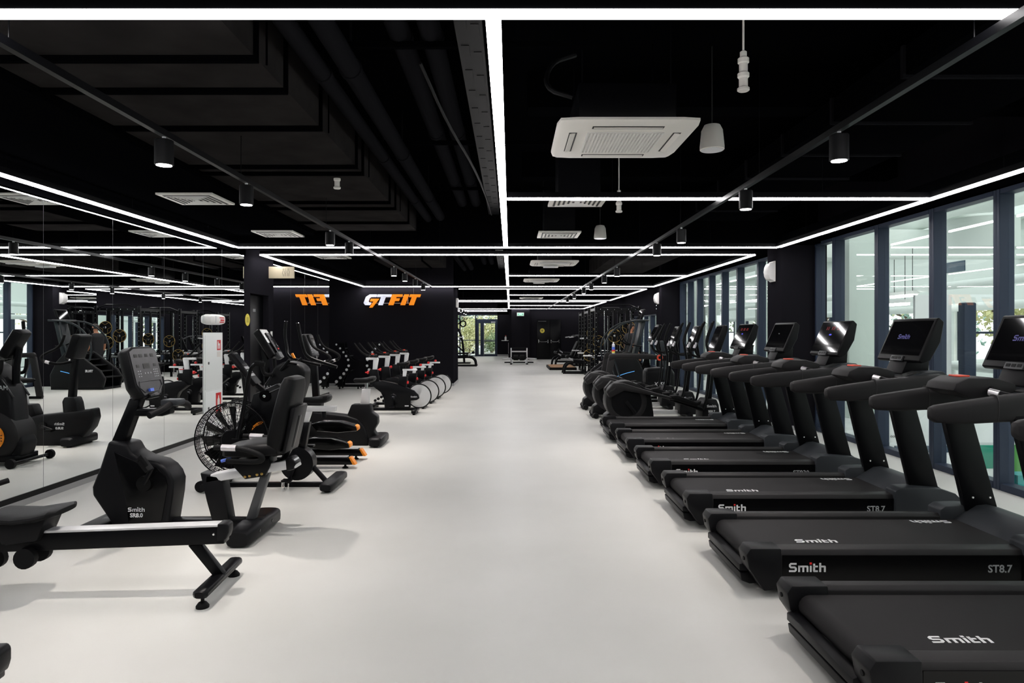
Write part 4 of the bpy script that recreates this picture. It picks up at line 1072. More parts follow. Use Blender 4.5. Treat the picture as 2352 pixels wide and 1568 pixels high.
# ---------------------------------------------------------------- air bike with caged fan
CX, Y0 = -2.45, 6.85
q = loc_(CX, Y0)
t = thing('air_bike', 'black air bike with a big caged fan and silver seat post', 'exercise bike', (CX, Y0, 0))
fx, fz = q(541, 1006); R = .365
k = MB()
for y in (-.10, .10):
    k.ring((fx, y, fz), R, .007, 'y', 48, 6)
    for r in (.345, .33, .315, .25, .18, .11): k.ring((fx, y * 1.05, fz), r, .0022, 'y', 40, 4)
    for i in range(48):
        a = 2 * PI * i / 48; c, s = math.cos(a), math.sin(a)
        k.tube([(fx + c * .07, y * 1.12, fz + s * .07), (fx + c * .30, y * 1.06, fz + s * .30), (fx + c * R, y, fz + s * R)], .0018, n=4)
for i in range(64):
    a = 2 * PI * i / 64; c, s = math.cos(a), math.sin(a)
    k.tube([(fx + c * R, -.1, fz + s * R), (fx + c * (R + .004), 0, fz + s * (R + .004)), (fx + c * R, .1, fz + s * R)], .002, n=4)
for i in range(140):
    a = 2 * PI * i / 140; c, s = math.cos(a), math.sin(a)
    k.tube([(fx + c * .315, -.106, fz + s * .315), (fx + c * R, -.1, fz + s * R)], .0016, n=4)
k.build('fan_cage', 'metal', t)
k = MB()
for i in range(12):
    a = 2 * PI * i / 12 + .1; c, s = math.cos(a), math.sin(a); px_, pz_ = -s, c
    k.loftpoly([[(fx + c * r + px_ * w, yy, fz + s * r + pz_ * w) for w, yy in ((-ww, -.06), (-ww + .004, -.06), (ww, .06), (ww - .004, .06))] for r, ww in ((.06, .035), (.32, .062))])
k.build('fan_blade', 'metal', t)
MB().lathe([(.09, -.125), (.10, -.11), (.10, .11), (.09, .125)], (fx, 0, fz), 'y', 28).build('fan_hub', 'metal', t)
for y in (-.14, .14):
    a, b = q(545, 1008), q(696, 1010)
    MB().tube([(a[0], y, a[1]), (b[0], y * .5, b[1])], (.012, .03), n=6).build('fork', 'metal', t)
x, z = q(686, 1062)
MB().lathe([(.10, -.08), (.165, -.07), (.165, .07), (.10, .08)], (x, 0, z), 'y', 30).build('drive_cover', 'metal', t)
k = MB().tube([(x, -.1, z), (x - .06, -.11, z - .14)], (.01, .016), n=8).tube([(x, .1, z), (x + .06, .11, z + .14)], (.01, .016), n=8).build('crank_arm', 'metal', t)
MB().cbox((x - .06, -.18, z - .14), (.09, .08, .022)).cbox((x + .06, .18, z + .14), (.09, .08, .022)).build('pedal', 'metal', k, bevel=.004)
k = MB()
k.tube([(x - .09, -.22, z - .15), (x - .10, -.22, z - .27), (x - .04, -.22, z - .29), (x - .03, -.22, z - .16)], .006, n=6)
k.tube([(x - .10, -.14, z - .15), (x - .10, -.14, z - .27), (x - .04, -.14, z - .29)], .006, n=6).tube([(x - .10, -.22, z - .21), (x - .10, -.14, z - .21)], .006, n=6)
k.build('toe_cage', 'chrome', t)
MB().bar(q(520, 1112)[:1] + (0,) + q(520, 1112)[1:], q(752, 1112)[:1] + (0,) + q(752, 1112)[1:], .06, .045).build('base_beam', 'metal', t, bevel=.006)
a, b = q(716, 1068), q(752, 1108)
MB().cyl((a[0], 0, a[1]), (b[0], 0, b[1]), .026, 14).build('rear_strut', 'metal', t)
for cx in (.68, -.47):
    f = MB().loft([(cx, -.32, .055, .10, .06), (cx, -.29, .058, .13, .075), (cx, .29, .058, .13, .075), (cx, .32, .055, .10, .06)], 'y', 16, 4).build('foot_bar', 'plastic', t)
    k = MB()
    for y in (-.24, .24): k.cyl((cx, y, 0), (cx, y, .03), .03, 12)
    k.each('levelling_foot', 'rubber', f)
k = MB()
for y in (-.27, .27): k.lathe([(.025, -.02), (.055, -.018), (.055, .018), (.025, .02)], (-.53, y, .06), 'y', 18)
k.each('transport_wheel', 'rubber', t)
a, b = q(690, 1030), q(708, 968); c_ = q(715, 944)
MB().prism([q(683, 1030), q(703, 1030), q(713, 969), q(694, 969)], -.04, .04).build('seat_tube', 'metal', t, bevel=.006)
MB().prism([q(697, 969), q(709, 969), q(717, 944), q(703, 944)], -.022, .022).build('seat_post', 'silver', t, bevel=.003)
MB().prism([q(691, 944), q(771, 944), q(773, 932), q(693, 932)], -.03, .03).build('seat_slider', 'silver', t, bevel=.004)
x, z = q(744, 950); MB().cyl((x, 0, z + .03), (x, 0, z - .035), .022, 12).build('slider_knob', 'metal', t)
def saddle(t, nose, tail, zc, m='vinyl', wt=.24):
    """bike saddle, nose at x=nose, tail at x=tail"""
    d = tail - nose
    return MB().loft([(nose, 0, zc + .005, .02, .02), (nose + d*.06, 0, zc + .005, .055, .055), (nose + d*.35, 0, zc, .075, .07), (nose + d*.62, 0, zc + .005, .15, .08), (nose + d*.82, 0, zc + .02, wt, .085), (nose + d*.95, 0, zc + .028, wt*.85, .07), (tail, 0, zc + .03, wt*.45, .03)], 'x', 20, 2.4).build('saddle', m, t)
x, z = q(730, 917); saddle(t, q(694, 0)[0], q(760, 0)[0], z - .01)
# main body between fan and seat, console board, arms
MB().prism([q(*p) for p in ((585, 905), (640, 880), (668, 905), (700, 985), (684, 1050), (600, 1020), (560, 1004))], -.05, .05).build('body_panel', 'metal', t, bevel=.012)
k = MB().prism([q(*p) for p in ((583, 986), (586, 976), (597, 967), (612, 965), (605, 972), (592, 977))], -.055, -.05).build('orange_mark', 'orange', t)
pa, pb = q(537, 808), q(596, 880)
dx, dz = pb[0] - pa[0], pb[1] - pa[1]; l = math.hypot(dx, dz); ux, uz = dx / l, dz / l; nx, nz = -uz * -1, ux * -1
nx, nz = -uz, ux
def AP(u, n): return (pa[0] + ux * u + nx * n, pa[1] + uz * u + nz * n)
board = lambda u0, u1, y0, y1, n0, n1: MB().loftpoly([[(AP(u, n)[0], y, AP(u, n)[1]) for u, y in ((u0, y0), (u1, y0), (u1, y1), (u0, y1))] for n in (n0, n1)])
c = board(0, l, -.085, .085, -.05, 0).build('console', 'plastic', t, bevel=.015)
board(.03, .17, -.06, .06, -.001, .004).build('display', 'screen', c)
k = MB()
for u in (.19, .235, .28): k.add(board(u, u + .03, -.05, .05, -.001, .004).v, BF)
k.build('button_row', 'logo', c)
MB().tube([(AP(l, -.03)[0], 0, AP(l, -.03)[1]), (q(618, 905)[0], 0, q(618, 905)[1])], (.035, .03), n=8).build('console_neck', 'metal', t)
for y in (-.24, .24):
    p = [q(505, 836), q(522, 831), q(534, 840), q(549, 925), q(566, 1000)] if y > 0 else [q(628, 834), q(606, 832), q(594, 846), q(578, 920), q(562, 1000)]
    g = MB().tube([(a[0], y * (1.0 if i < 3 else .75), a[1]) for i, a in enumerate(p)], .019, 12, sm=2).build('moving_arm', 'metal', t)
    MB().tube([(p[0][0], y, p[0][1]), (p[1][0], y, p[1][1])], .024, 12).build('hand_grip', 'rubber', g)
x, z = q(600, 903); MB().lathe([(.055, -.07), (.06, -.05), (.02, .05)], (x + .06, 0, z - .02), 'y', 20).build('pivot_cone', 'gloss', t)
a, b = q(612, 905), q(668, 880)
MB().cyl((a[0], -.06, a[1]), (b[0], -.06, b[1]), .005, 6).build('brake_cable', 'greymetal', t)
x, z = q(613, 908); MB().ell((x, -.075, z), (.016, .01, .016)).build('cable_stop', 'chrome', t)

# ---------------------------------------------------------------- stair stepper with orange trim
CX, Y0 = -2.45, 8.05
q = loc_(CX, Y0)
t = thing('stepper_trainer', 'black stepper trainer with tall curved handles and orange pedal tips', 'cross trainer', (CX, Y0, 0))
MB().prism([q(*p) for p in ((597, 975), (604, 905), (622, 870), (640, 840), (660, 828), (690, 832), (708, 846), (706, 880), (690, 930), (668, 980), (672, 1040), (640, 1052), (590, 1052), (578, 1015))], -.15, .15).build('body_shroud', 'plastic', t, bevel=.05, seg=4)
x, z = q(630, 1000)
x = -.27 + .16
MB().lathe([(.24, -.19), (.29, -.16), (.29, .16), (.24, .19)], (x - .16, 0, .335), 'y', 40).build('drum_shell', 'soft', t)
x -= .01
for y in (-.215, .205):
    f = MB().lathe([(.03, y), (.155, y), (.155, y + .012), (.03, y + .012)], (x - .16, 0, .335), 'y', 36).build('orange_disc', 'orange', t)
k = MB()
for i in range(9):
    for j in range(9):
        u, v = (i - 4) * .032, (j - 4) * .032
        if .03 < math.hypot(u, v) < .14: k.cyl((x - .16 + u, -.218, .33 + v), (x - .16 + u, -.214, .33 + v), .008, 6)
k.build('vent_hole', 'ink', t)
MB().tube([q(612, 880)[:1] + (0,) + q(612, 880)[1:], q(612, 838)[:1] + (0,) + q(612, 838)[1:], q(606, 800)[:1] + (0,) + q(606, 800)[1:]], (.045, .04), n=8).build('mast', 'metal', t, bevel=0)
pa, pb = q(602, 754), q(640, 815)
dx, dz = pb[0] - pa[0], pb[1] - pa[1]; l = math.hypot(dx, dz); ux, uz = dx / l, dz / l; nx, nz = -uz, ux
def MP(u, n): return (pa[0] + ux * u + nx * n, pa[1] + uz * u + nz * n)
board = lambda u0, u1, y0, y1, n0, n1, k0=1.0: MB().loftpoly([[(MP(u, n)[0], y * (k0 if n == n0 else 1), MP(u, n)[1]) for u, y in ((u0, y0), (u1, y0), (u1, y1), (u0, y1))] for n in (n0, n1)])
c = board(0, l, -.13, .13, -.10, 0, .7).build('console', 'plastic', t, bevel=.025, seg=3)
board(.02, .20, -.11, .11, -.002, .006).build('display', 'satin', c, bevel=.004)
board(.07, l - .01, -.05, .11, .004, .022).build('phone_rest', 'gloss', c, bevel=.006)
k = board(l - .08, l - .065, .03, .06, .022, .026).build('red_button', 'red', c)
board(l - .03, l + .05, -.06, .06, -.03, .03).build('clear_holder', 'greymetal', c, bevel=.008)
for y, p, nm in ((-.27, ((686, 742), (691, 772), (698, 800), (700, 815), (716, 825), (745, 834), (773, 843)), 'n'), (.27, ((655, 738), (652, 770), (658, 800), (662, 815), (676, 824), (710, 832), (738, 838)), 'f')):
    pts = [q(*a, y) for a in p]
    g = MB().tube([(a[0], y * (.9 if i > 2 else 1.1), a[1]) for i, a in enumerate(pts)], .0185, 12, sm=2).build('moving_handle', 'metal', t)
    a = pts[0]; MB().tube([(a[0], y * 1.1, a[1]), ((a[0] + pts[1][0]) / 2, y * 1.1, (a[1] + pts[1][1]) / 2)], .0205, 12).build('handle_grip', 'rubber', g)
    MB().lathe([(.015, .0), (.021, .002), (.017, .006)], (a[0], y * 1.1, a[1]), 'z', 14).build('handle_end', 'chrome', g)
    a, b = q(680, 824), q(655, 848)
    MB().cyl((a[0], y * .85, a[1]), (b[0], y * .6, b[1]), .018, 10).build('handle_link', 'metal', t)
    # fixed front grips
    G = [q(*a_) for a_ in ((616, 825), (617, 845), (622, 858), (640, 858))]
    MB().tube([(a_[0], y * .75, a_[1]) for a_ in G], .021, 10, sm=2).build('fixed_grip', 'rubber', t)
    # pedal, rail with orange tip
    dz_ = 0 if y < 0 else .14
    P_ = [q(*a_) for a_ in ((706, 1010), (732, 1003), (775, 1004), (812, 1014), (815, 1026), (770, 1030), (720, 1026))]
    pdl = MB().prism([(a_[0], a_[1] + dz_ + .03) for a_ in P_], y * .72 - .085, y * .72 + .085).build('pedal', 'gloss', t, bevel=.012)
    E_ = [q(*a_) for a_ in ((807, 1012), (815, 1015), (816, 1025), (807, 1028))]
    k = MB().prism([(a_[0] + .004, a_[1] + dz_ + .03) for a_ in E_], y * .72 - .07, y * .72 + .07).build('pedal_tip', 'orange', pdl, bevel=.016)
    A_ = [(-.40, .10), (.62, .10), (.66, .20), (.64, .215), (-.40, .19)]
    rl = MB().prism([(-.30, .045), (.66, .045), (.61, .13), (-.30, .13)], y - .05, y + .05).build('rail', 'gloss', t, bevel=.004)
    MB().box(-.28, .60, y - .045, y + .045, .128, .137).build('rail_track', 'silver', rl)
    MB().prism([(.62, .13), (.645, .13), (.70, .045), (.665, .045)], y - .052, y + .052).build('rail_tip', 'orange', rl, bevel=.004)
    MB().lathe([(.034, 0), (.034, .01), (.014, .022), (.012, .05)], (.57, y, 0), 'z', 14).each('levelling_foot', 'rubber', rl)
MB().box(-.55, -.2, -.20, .20, .05, .12).build('base_frame', 'metal', t, bevel=.008)
k = MB().cyl((-.60, -.33, .055), (-.60, .33, .055), .02, 12).build('front_axle', 'metal', t)
MB().lathe([(.03, -.025), (.055, -.02), (.055, .02), (.03, .025)], (-.60, -.33, .055), 'y', 20).lathe([(.03, -.025), (.055, -.02), (.055, .02), (.03, .025)], (-.60, .33, .055), 'y', 20).each('transport_wheel', 'rubber', k)
a, b = q(600, 900), q(663, 832)
for y in (-.13, .13):
    MB().tube([(a[0], y, a[1] - .05), (q(630, 865)[0], y, q(630, 865)[1]), (b[0], y, b[1]), (q(690, 836)[0], y, q(690, 836)[1])], .013, 8, sm=2).build('trim_tube', 'chrome' if False else 'gloss', t)
text(t, 'side_lettering', 'MAX', .075, (-.36, -.155, .90), (PI/2, 0, 0), 'logodim', bold=.001)
o_ = MB().prism([q(*p) for p in ((671, 812), (675, 810), (681, 822), (676, 822))], -.05, -.02).build('orange_lever', 'orange', t)

# ---------------------------------------------------------------- upright bike
CX, Y0 = -2.25, 9.4
q = loc_(CX, Y0)
t = thing('upright_bike', 'black upright exercise bike with thick silver seat post, past the orange-tipped stepper', 'exercise bike', (CX, Y0, 0))
MB().prism([q(*p) for p in ((672, 935), (680, 938), (800, 952), (826, 960), (842, 978), (851, 1010), (848, 1026), (716, 1026), (700, 1008), (676, 980), (668, 958))] , -.10, .10).build('shroud', 'plastic', t, bevel=.03, seg=3)
MB().prism([q(*p) for p in ((800, 952), (810, 927), (853, 927), (856, 945), (869, 954), (870, 971), (860, 987), (876, 1009), (850, 1016), (836, 972))], -.085, .085).build('seat_tower', 'plastic', t, bevel=.02)
MB().prism([q(*p) for p in ((828, 930), (848, 930), (851, 892), (832, 892))], -.035, .035).build('seat_post', 'silver', t, bevel=.012, seg=3)
x, z = q(842, 889); MB().cyl((x, 0, z - .04), (x, 0, z + .07), .022, 14).build('saddle_pin', 'chrome', t)
x, z = q(838, 873); saddle(t, q(812, 0)[0], q(863, 0)[0], z - .005, wt=.27)
MB().cyl((q(700, 0)[0], -.0, .075), (q(850, 0)[0], 0, .075), .022, 12).build('base_tube', 'silver', t)
for cx in (.44, -.52):
    f = MB().loft([(cx, -.30, .065, .14, .09), (cx, -.27, .075, .18, .12), (cx, .27, .075, .18, .12), (cx, .30, .065, .14, .09)], 'y', 18, 4).build('foot_bar', 'plastic', t)
    k = MB()
    for y in (-.22, .22): k.cyl((cx, y, 0), (cx, y, .03), .032, 12)
    k.each('levelling_foot', 'rubber', f)
x, z = q(782, 975)
MB().lathe([(.05, -.125), (.055, -.1), (.055, .1), (.05, .125)], (x, 0, z), 'y', 24).build('crank_hub', 'gloss', t)
for s in (-1, 1):
    c = MB().tube([(x, s*.14, z), (x + s*.15, s*.15, z + s*.05)], (.011, .016), n=8).build('crank_arm', 'metal', t)
    MB().cbox((x + s*.15, s*.21, z + s*.05), (.11, .09, .028)).build('pedal', 'rubber', c, bevel=.005)
MB().prism([(-.58, .28), (-.36, .28), (-.33, .60), (-.36, .66), (-.50, .66), (-.53, .58)], -.09, .09).build('front_tower', 'plastic', t, bevel=.02)
MB().loftpoly([[(x_ + dx, dy, z_) for dx, dy in ((-.045, -.04), (.045, -.04), (.045, .04), (-.045, .04))] for x_, z_ in ((-.42, .62), (-.46, 1.22))]).build('mast', 'metal', t, bevel=.012)
pb, pa = (-.42, 1.20), (-.53, 1.53)
dx, dz = pa[0] - pb[0], pa[1] - pb[1]; l = math.hypot(dx, dz); ux, uz = dx / l, dz / l; nx, nz = uz, -ux
def UP(u, n): return (pb[0] + ux * u + nx * n, pb[1] + uz * u + nz * n)
ub = lambda u0, u1, y0, y1, n0, n1, k0=1.0: MB().loftpoly([[(UP(u, n)[0], y * (k0 if n == n0 else 1), UP(u, n)[1]) for u, y in ((u0, y0), (u1, y0), (u1, y1), (u0, y1))] for n in (n0, n1)])
c = ub(0, l, -.19, .19, -.10, 0, .75).build('console', 'plastic', t, bevel=.03, seg=3)
f = ub(.03, l - .03, -.16, .16, -.002, .005).build('faceplate', 'face', c, bevel=.002)
k = MB()
for y in (-.1, -.03, .04, .11): k.add(ub(l - .09, l - .07, y - .018, y + .018, .004, .008).v, BF)
k.add(ub(.19, .235, -.04, .04, .004, .008).v, BF); k.build('display_window', 'ink', f)
k = MB()
for y in (-.09, .09): k.add(ub(.20, .235, y - .025, y + .025, .004, .0075).v, BF)
for r in range(4):
    for y in (-.12, -.09, -.02, .02, .06, .10, .13): k.add(ub(.16 - .03 * r, .17 - .03 * r, y - .01, y + .01, .004, .0075).v, BF)
k.build('button_print', 'logodim', f)
for s in (-1, 1):
    g = MB().tube([(-.44, s*.06, 1.14), (-.36, s*.2, 1.11), (-.25, s*.25, 1.14), (-.18, s*.25, 1.165)], .02, 12, sm=2).build('handlebar', 'rubber', t)
    MB().tube([(-.18, s*.25, 1.165), (-.155, s*.25, 1.21), (-.22, s*.25, 1.26), (-.38, s*.24, 1.33), (-.44, s*.24, 1.42), (-.47, s*.24, 1.51)], .018, 12, sm=2).build('bar_extension', 'rubber', g)
    MB().tube([(-.27, s*.246, 1.135), (-.22, s*.25, 1.152)], .0215, 12).build('pulse_sensor', 'sensor', g)
logo(t, .135, (q(745, 968)[0], -.103, q(745, 971)[1]), (1, 0, 0), (0, 0, 1), name='side_logo', dot='logo')
text(t, 'model_lettering', 'SU8.0', .045, (q(745, 981)[0], -.1025, q(745, 981)[1]), (PI/2, 0, 0), 'logo', bold=.0012)

# ---------------------------------------------------------------- spin bikes
def spin():
    Y0 = 12.95; CX = -2.2; q = loc_(CX, Y0); F = lambda l_: [q(*p) for p in l_]
    t = thing('spin_bike', None, 'exercise bike', (CX, Y0, 0), 0, 'spin bikes with silver flywheels')
    MB().prism(F(((855, 884), (862, 876), (880, 874), (910, 880), (930, 888), (952, 896), (962, 906), (964, 914), (958, 918), (944, 919), (943, 936), (885, 936), (883, 915), (876, 900))), -.075, .075).build('main_shroud', 'metal', t, bevel=.012)
    x, z = q(963, 909)
    MB().lathe([(.02, -.03), (.212, -.012), (.212, .012), (.02, .03)], (x, .0, z), 'y', 40).build('flywheel', 'discmetal', t)
    MB().ring((x, 0, z), .222, .014, 'y', 44, 8).build('flywheel_rim', 'gloss', t)
    x, z = q(905, 911)
    h = MB().lathe([(.05, -.095), (.065, -.08), (.065, .08), (.05, .095)], (x, 0, z), 'y', 24).build('crank_hub', 'plastic', t)
    MB().cbox((x - .012, -.097, z + .012), (.012, .004, .012)).cbox((x + .012, -.097, z + .012), (.012, .004, .012)).cbox((x - .012, -.097, z - .012), (.012, .004, .012)).cbox((x + .012, -.097, z - .012), (.012, .004, .012)).build('hub_mark', 'logo', h)
    for s in (-1, 1):
        c = MB().tube([(x, s*.11, z), (x, s*.12, z + s*.17)], (.011, .016), n=8).build('crank_arm', 'metal', t)
        MB().cbox((x, s*.18, z + s*.17), (.11, .09, .03)).build('pedal', 'metal', c, bevel=.006)
    MB().bar((-.62, 0, .085), (.44, 0, .085), .07, .05).build('base_beam', 'metal', t, bevel=.006)
    for cx in (.40, -.60):
        f = MB().loft([(cx, -.27, .06, .07, .05), (cx, -.25, .062, .09, .07), (cx, .25, .062, .09, .07), (cx, .27, .06, .07, .05)], 'y', 14, 4).build('foot_bar', 'metal', t)
        k = MB()
        for y in (-.21, .21): k.cyl((cx, y, 0), (cx, y, .035), .026, 10)
        k.each('levelling_foot', 'rubber', f)
    MB().prism(F(((850, 884), (850, 848), (868, 848), (872, 884))), -.04, .04).build('front_column', 'metal', t, bevel=.008)
    MB().prism(F(((856, 849), (866, 849), (870, 823), (858, 823))), -.022, .022).build('bar_post', 'satin', t, bevel=.004)
    MB().prism(F(((841, 826), (868, 826), (868, 821), (841, 821))), -.03, .03).build('bar_slider', 'satin', t, bevel=.003)
    for s in (-1, 1):
        g = MB().tube([(q(866, 819)[0], s*.05, q(866, 819)[1]), (q(852, 817)[0], s*.17, q(852, 817)[1]), (q(836, 809)[0], s*.22, q(836, 809)[1]), (q(819, 788)[0], s*.20, q(819, 788)[1])], .017, 10, sm=2).build('handlebar', 'rubber', t)
    MB().tube([(q(860, 817)[0], -.2, q(860, 817)[1]), (q(864, 817)[0], 0, q(864, 817)[1] + .02), (q(860, 817)[0], .2, q(860, 817)[1])], .018, 10, sm=2).build('cross_bar', 'rubber', t)
    x, z = q(856, 813); k = MB().cbox((x, 0, z), (.05, .05, .02)).build('bar_button', 'redkey', t, bevel=.004)
    MB().prism(F(((914, 886), (917, 864), (936, 864), (934, 888))), -.04, .04).build('rear_column', 'metal', t, bevel=.008)
    MB().prism(F(((925, 866), (932, 866), (935, 850), (926, 850))), -.022, .022).build('seat_post', 'satin', t, bevel=.004)
    MB().prism(F(((925, 851), (958, 851), (958, 847), (925, 847))), -.028, .028).build('seat_slider', 'satin', t, bevel=.003)
    x, z = q(930, 836); saddle(t, q(911, 0)[0], q(941, 0)[0] , z - .005)
    MB().cyl((q(930, 846)[0], 0, q(930, 846)[1]), (q(930, 839)[0], 0, q(930, 839)[1]), .02, 10).build('saddle_clamp', 'metal', t)
    for px, py, y in ((845, 855, 0), (936, 878, 0), (945, 844, 0)):
        x, z = q(px, py)
        k = MB().lathe([(.012, -.05), (.012, -.02), (.026, -.015), (.032, 0), (.026, .02), (.006, .026)], (x, y, z), 'z' if py == 844 else 'x', 14).build('red_knob', 'red', t)
    x, z = q(868, 848); MB().cyl((x, -.02, z), (x + .06, -.06, z), .008, 8).build('red_lever', 'red', t)
    q2 = MB()
    for i in range(3): q2.lathe([(.006, -.02), (.026, -.016), (.026, .016), (.006, .02)], (q(865 + 7 * i, 918 - 4 * i)[0], -.13, q(865 + 7 * i, 918 - 4 * i)[1]), 'y', 12)
    q2.each('hand_weight', 'rubber', t)
    x, z = q(952, 910); logo(t, .12, (x - .0, -.078, z), (1, 0, 0), (0, 0, 1), name='side_logo', dot='logo')
    text(t, 'side_label', '-- --', .03, (q(935, 931)[0], -.0765, q(935, 931)[1]), (PI/2, 0, 0), 'logo', bold=.002) if False else MB().box(q(931, 0)[0], q(940, 0)[0], -.0775, -.075, .145, .165).build('side_label', 'logo', t)
    return t
s0 = spin(); s0['label'] = 'first black spin bike with silver flywheel, fully visible at the front of the bike row'
for i, l in enumerate(('second spin bike of the row, half hidden behind the first', 'third spin bike of the row, mostly its saddle and flywheel showing', 'last spin bike of the row, closest to the wall with orange letters')):
    copy_of(s0, l, (-2.2 + .04 * (i + 1), 12.95 + 1.02 * (i + 1), 0))

# ---------------------------------------------------------------- X-shaped dumbbell rack
t = thing('dumbbell_rack', 'black X-shaped dumbbell rack standing against the wall with orange letters', 'rack', (-4.13, 18.7, 0))
for y in (-.16, .16):
    pts = []
    for i in range(13):
        u = i / 12; z = .1 + 1.14 * u
        w = .13 + .42 * abs(2 * u - 1.05) ** 1.5
        pts.append((w, z))
    outer = [(-w - .06, z) for w, z in pts]
    inn = []
    left = [(-w - .05, z) for w, z in pts]; right = [(w + .05, z) for w, z in pts]
    top = [(.52 - .09 * 0, 1.24), (.40, 1.24)]
    notch_t = [(.46 * math.cos(a) * .82, 1.26 - .50 * math.sin(a)) for a in [PI * i / 10 for i in range(11)]]
    notch_b = [(-.50 * math.cos(a) * .86, .1 + .46 * math.sin(a)) for a in [PI * i / 10 for i in range(11)]]
    MB().prism([*[(w + .06, z) for w, z in pts], *notch_t, *[(-w - .06, z) for w, z in reversed(pts)], *notch_b], y - .012, y + .012).build('side_plate', 'metal', t)
MB().box(-.55, .55, -.20, -.14, .06, .10).box(-.55, .55, .14, .20, .06, .10).build('base_bar', 'metal', t)
k = MB()
for x in (-.5, 0, .5):
    for y in (-.17, .17): k.cyl((x, y, 0), (x, y, .06), .02, 10)
k.each('foot', 'rubber', t)
k = MB()
for s in (-1, 1):
    for z in (.2, .5, .9, 1.1): k.cyl((s * (.13 + .42 * abs(2 * (z - .1) / 1.14 - 1.05) ** 1.5), -.16, z), (s * (.13 + .42 * abs(2 * (z - .1) / 1.14 - 1.05) ** 1.5), .16, z), .012, 8)
k.each('spacer_rod', 'greymetal', t)
def dumbbell(r, L=.40):
    d = thing('dumbbell', None, 'dumbbell', (0, 0, 0), 0, 'round dumbbells in the X-shaped rack')
    MB().cyl((0, -L/2, 0), (0, L/2, 0), .016, 12).build('handle', 'chrome', d)
    for s in (-1, 1):
        h = MB().lathe([(r*.9, s*(L/2 - .09)), (r, s*(L/2 - .08)), (r, s*(L/2 - .01)), (r*.9, s*L/2)], axis='y', n=22).build('head', 'rubber', d)
        MB().lathe([(r*.80, s*(L/2 - .004)), (r*.80, s*(L/2 + .003))], axis='y', n=22).build('end_disc', 'satin', h)
    return d
protos = {}
names_h = ['lowest', 'second lowest', 'third lowest', 'fourth lowest', 'fifth lowest, just under the middle', 'first above the middle', 'second above the middle', 'third above the middle', 'second highest', 'highest']
for s, nm in ((-1, 'mirror-side'), (1, 'bike-side')):
    for i in range(10):
        u = (i + .3) / 10.2 if i < 5 else (i + 1.0) / 10.6
        z = .17 + 1.10 * u
        w = .13 + .42 * abs(2 * (z - .1) / 1.14 - 1.05) ** 1.5
        r = .052 - .0022 * i
        key = round(r, 4)
        lab = f'round dumbbell in the {nm} arm of the X-shaped rack, {names_h[i]}'
        loc = (-4.13 + s * (w + .06 + r * .55 + .02), 18.7 - .0, z)
        if key not in protos:
            d = protos[key] = dumbbell(r); d.location = loc; d['label'] = lab
        else: copy_of(protos[key], lab, loc)
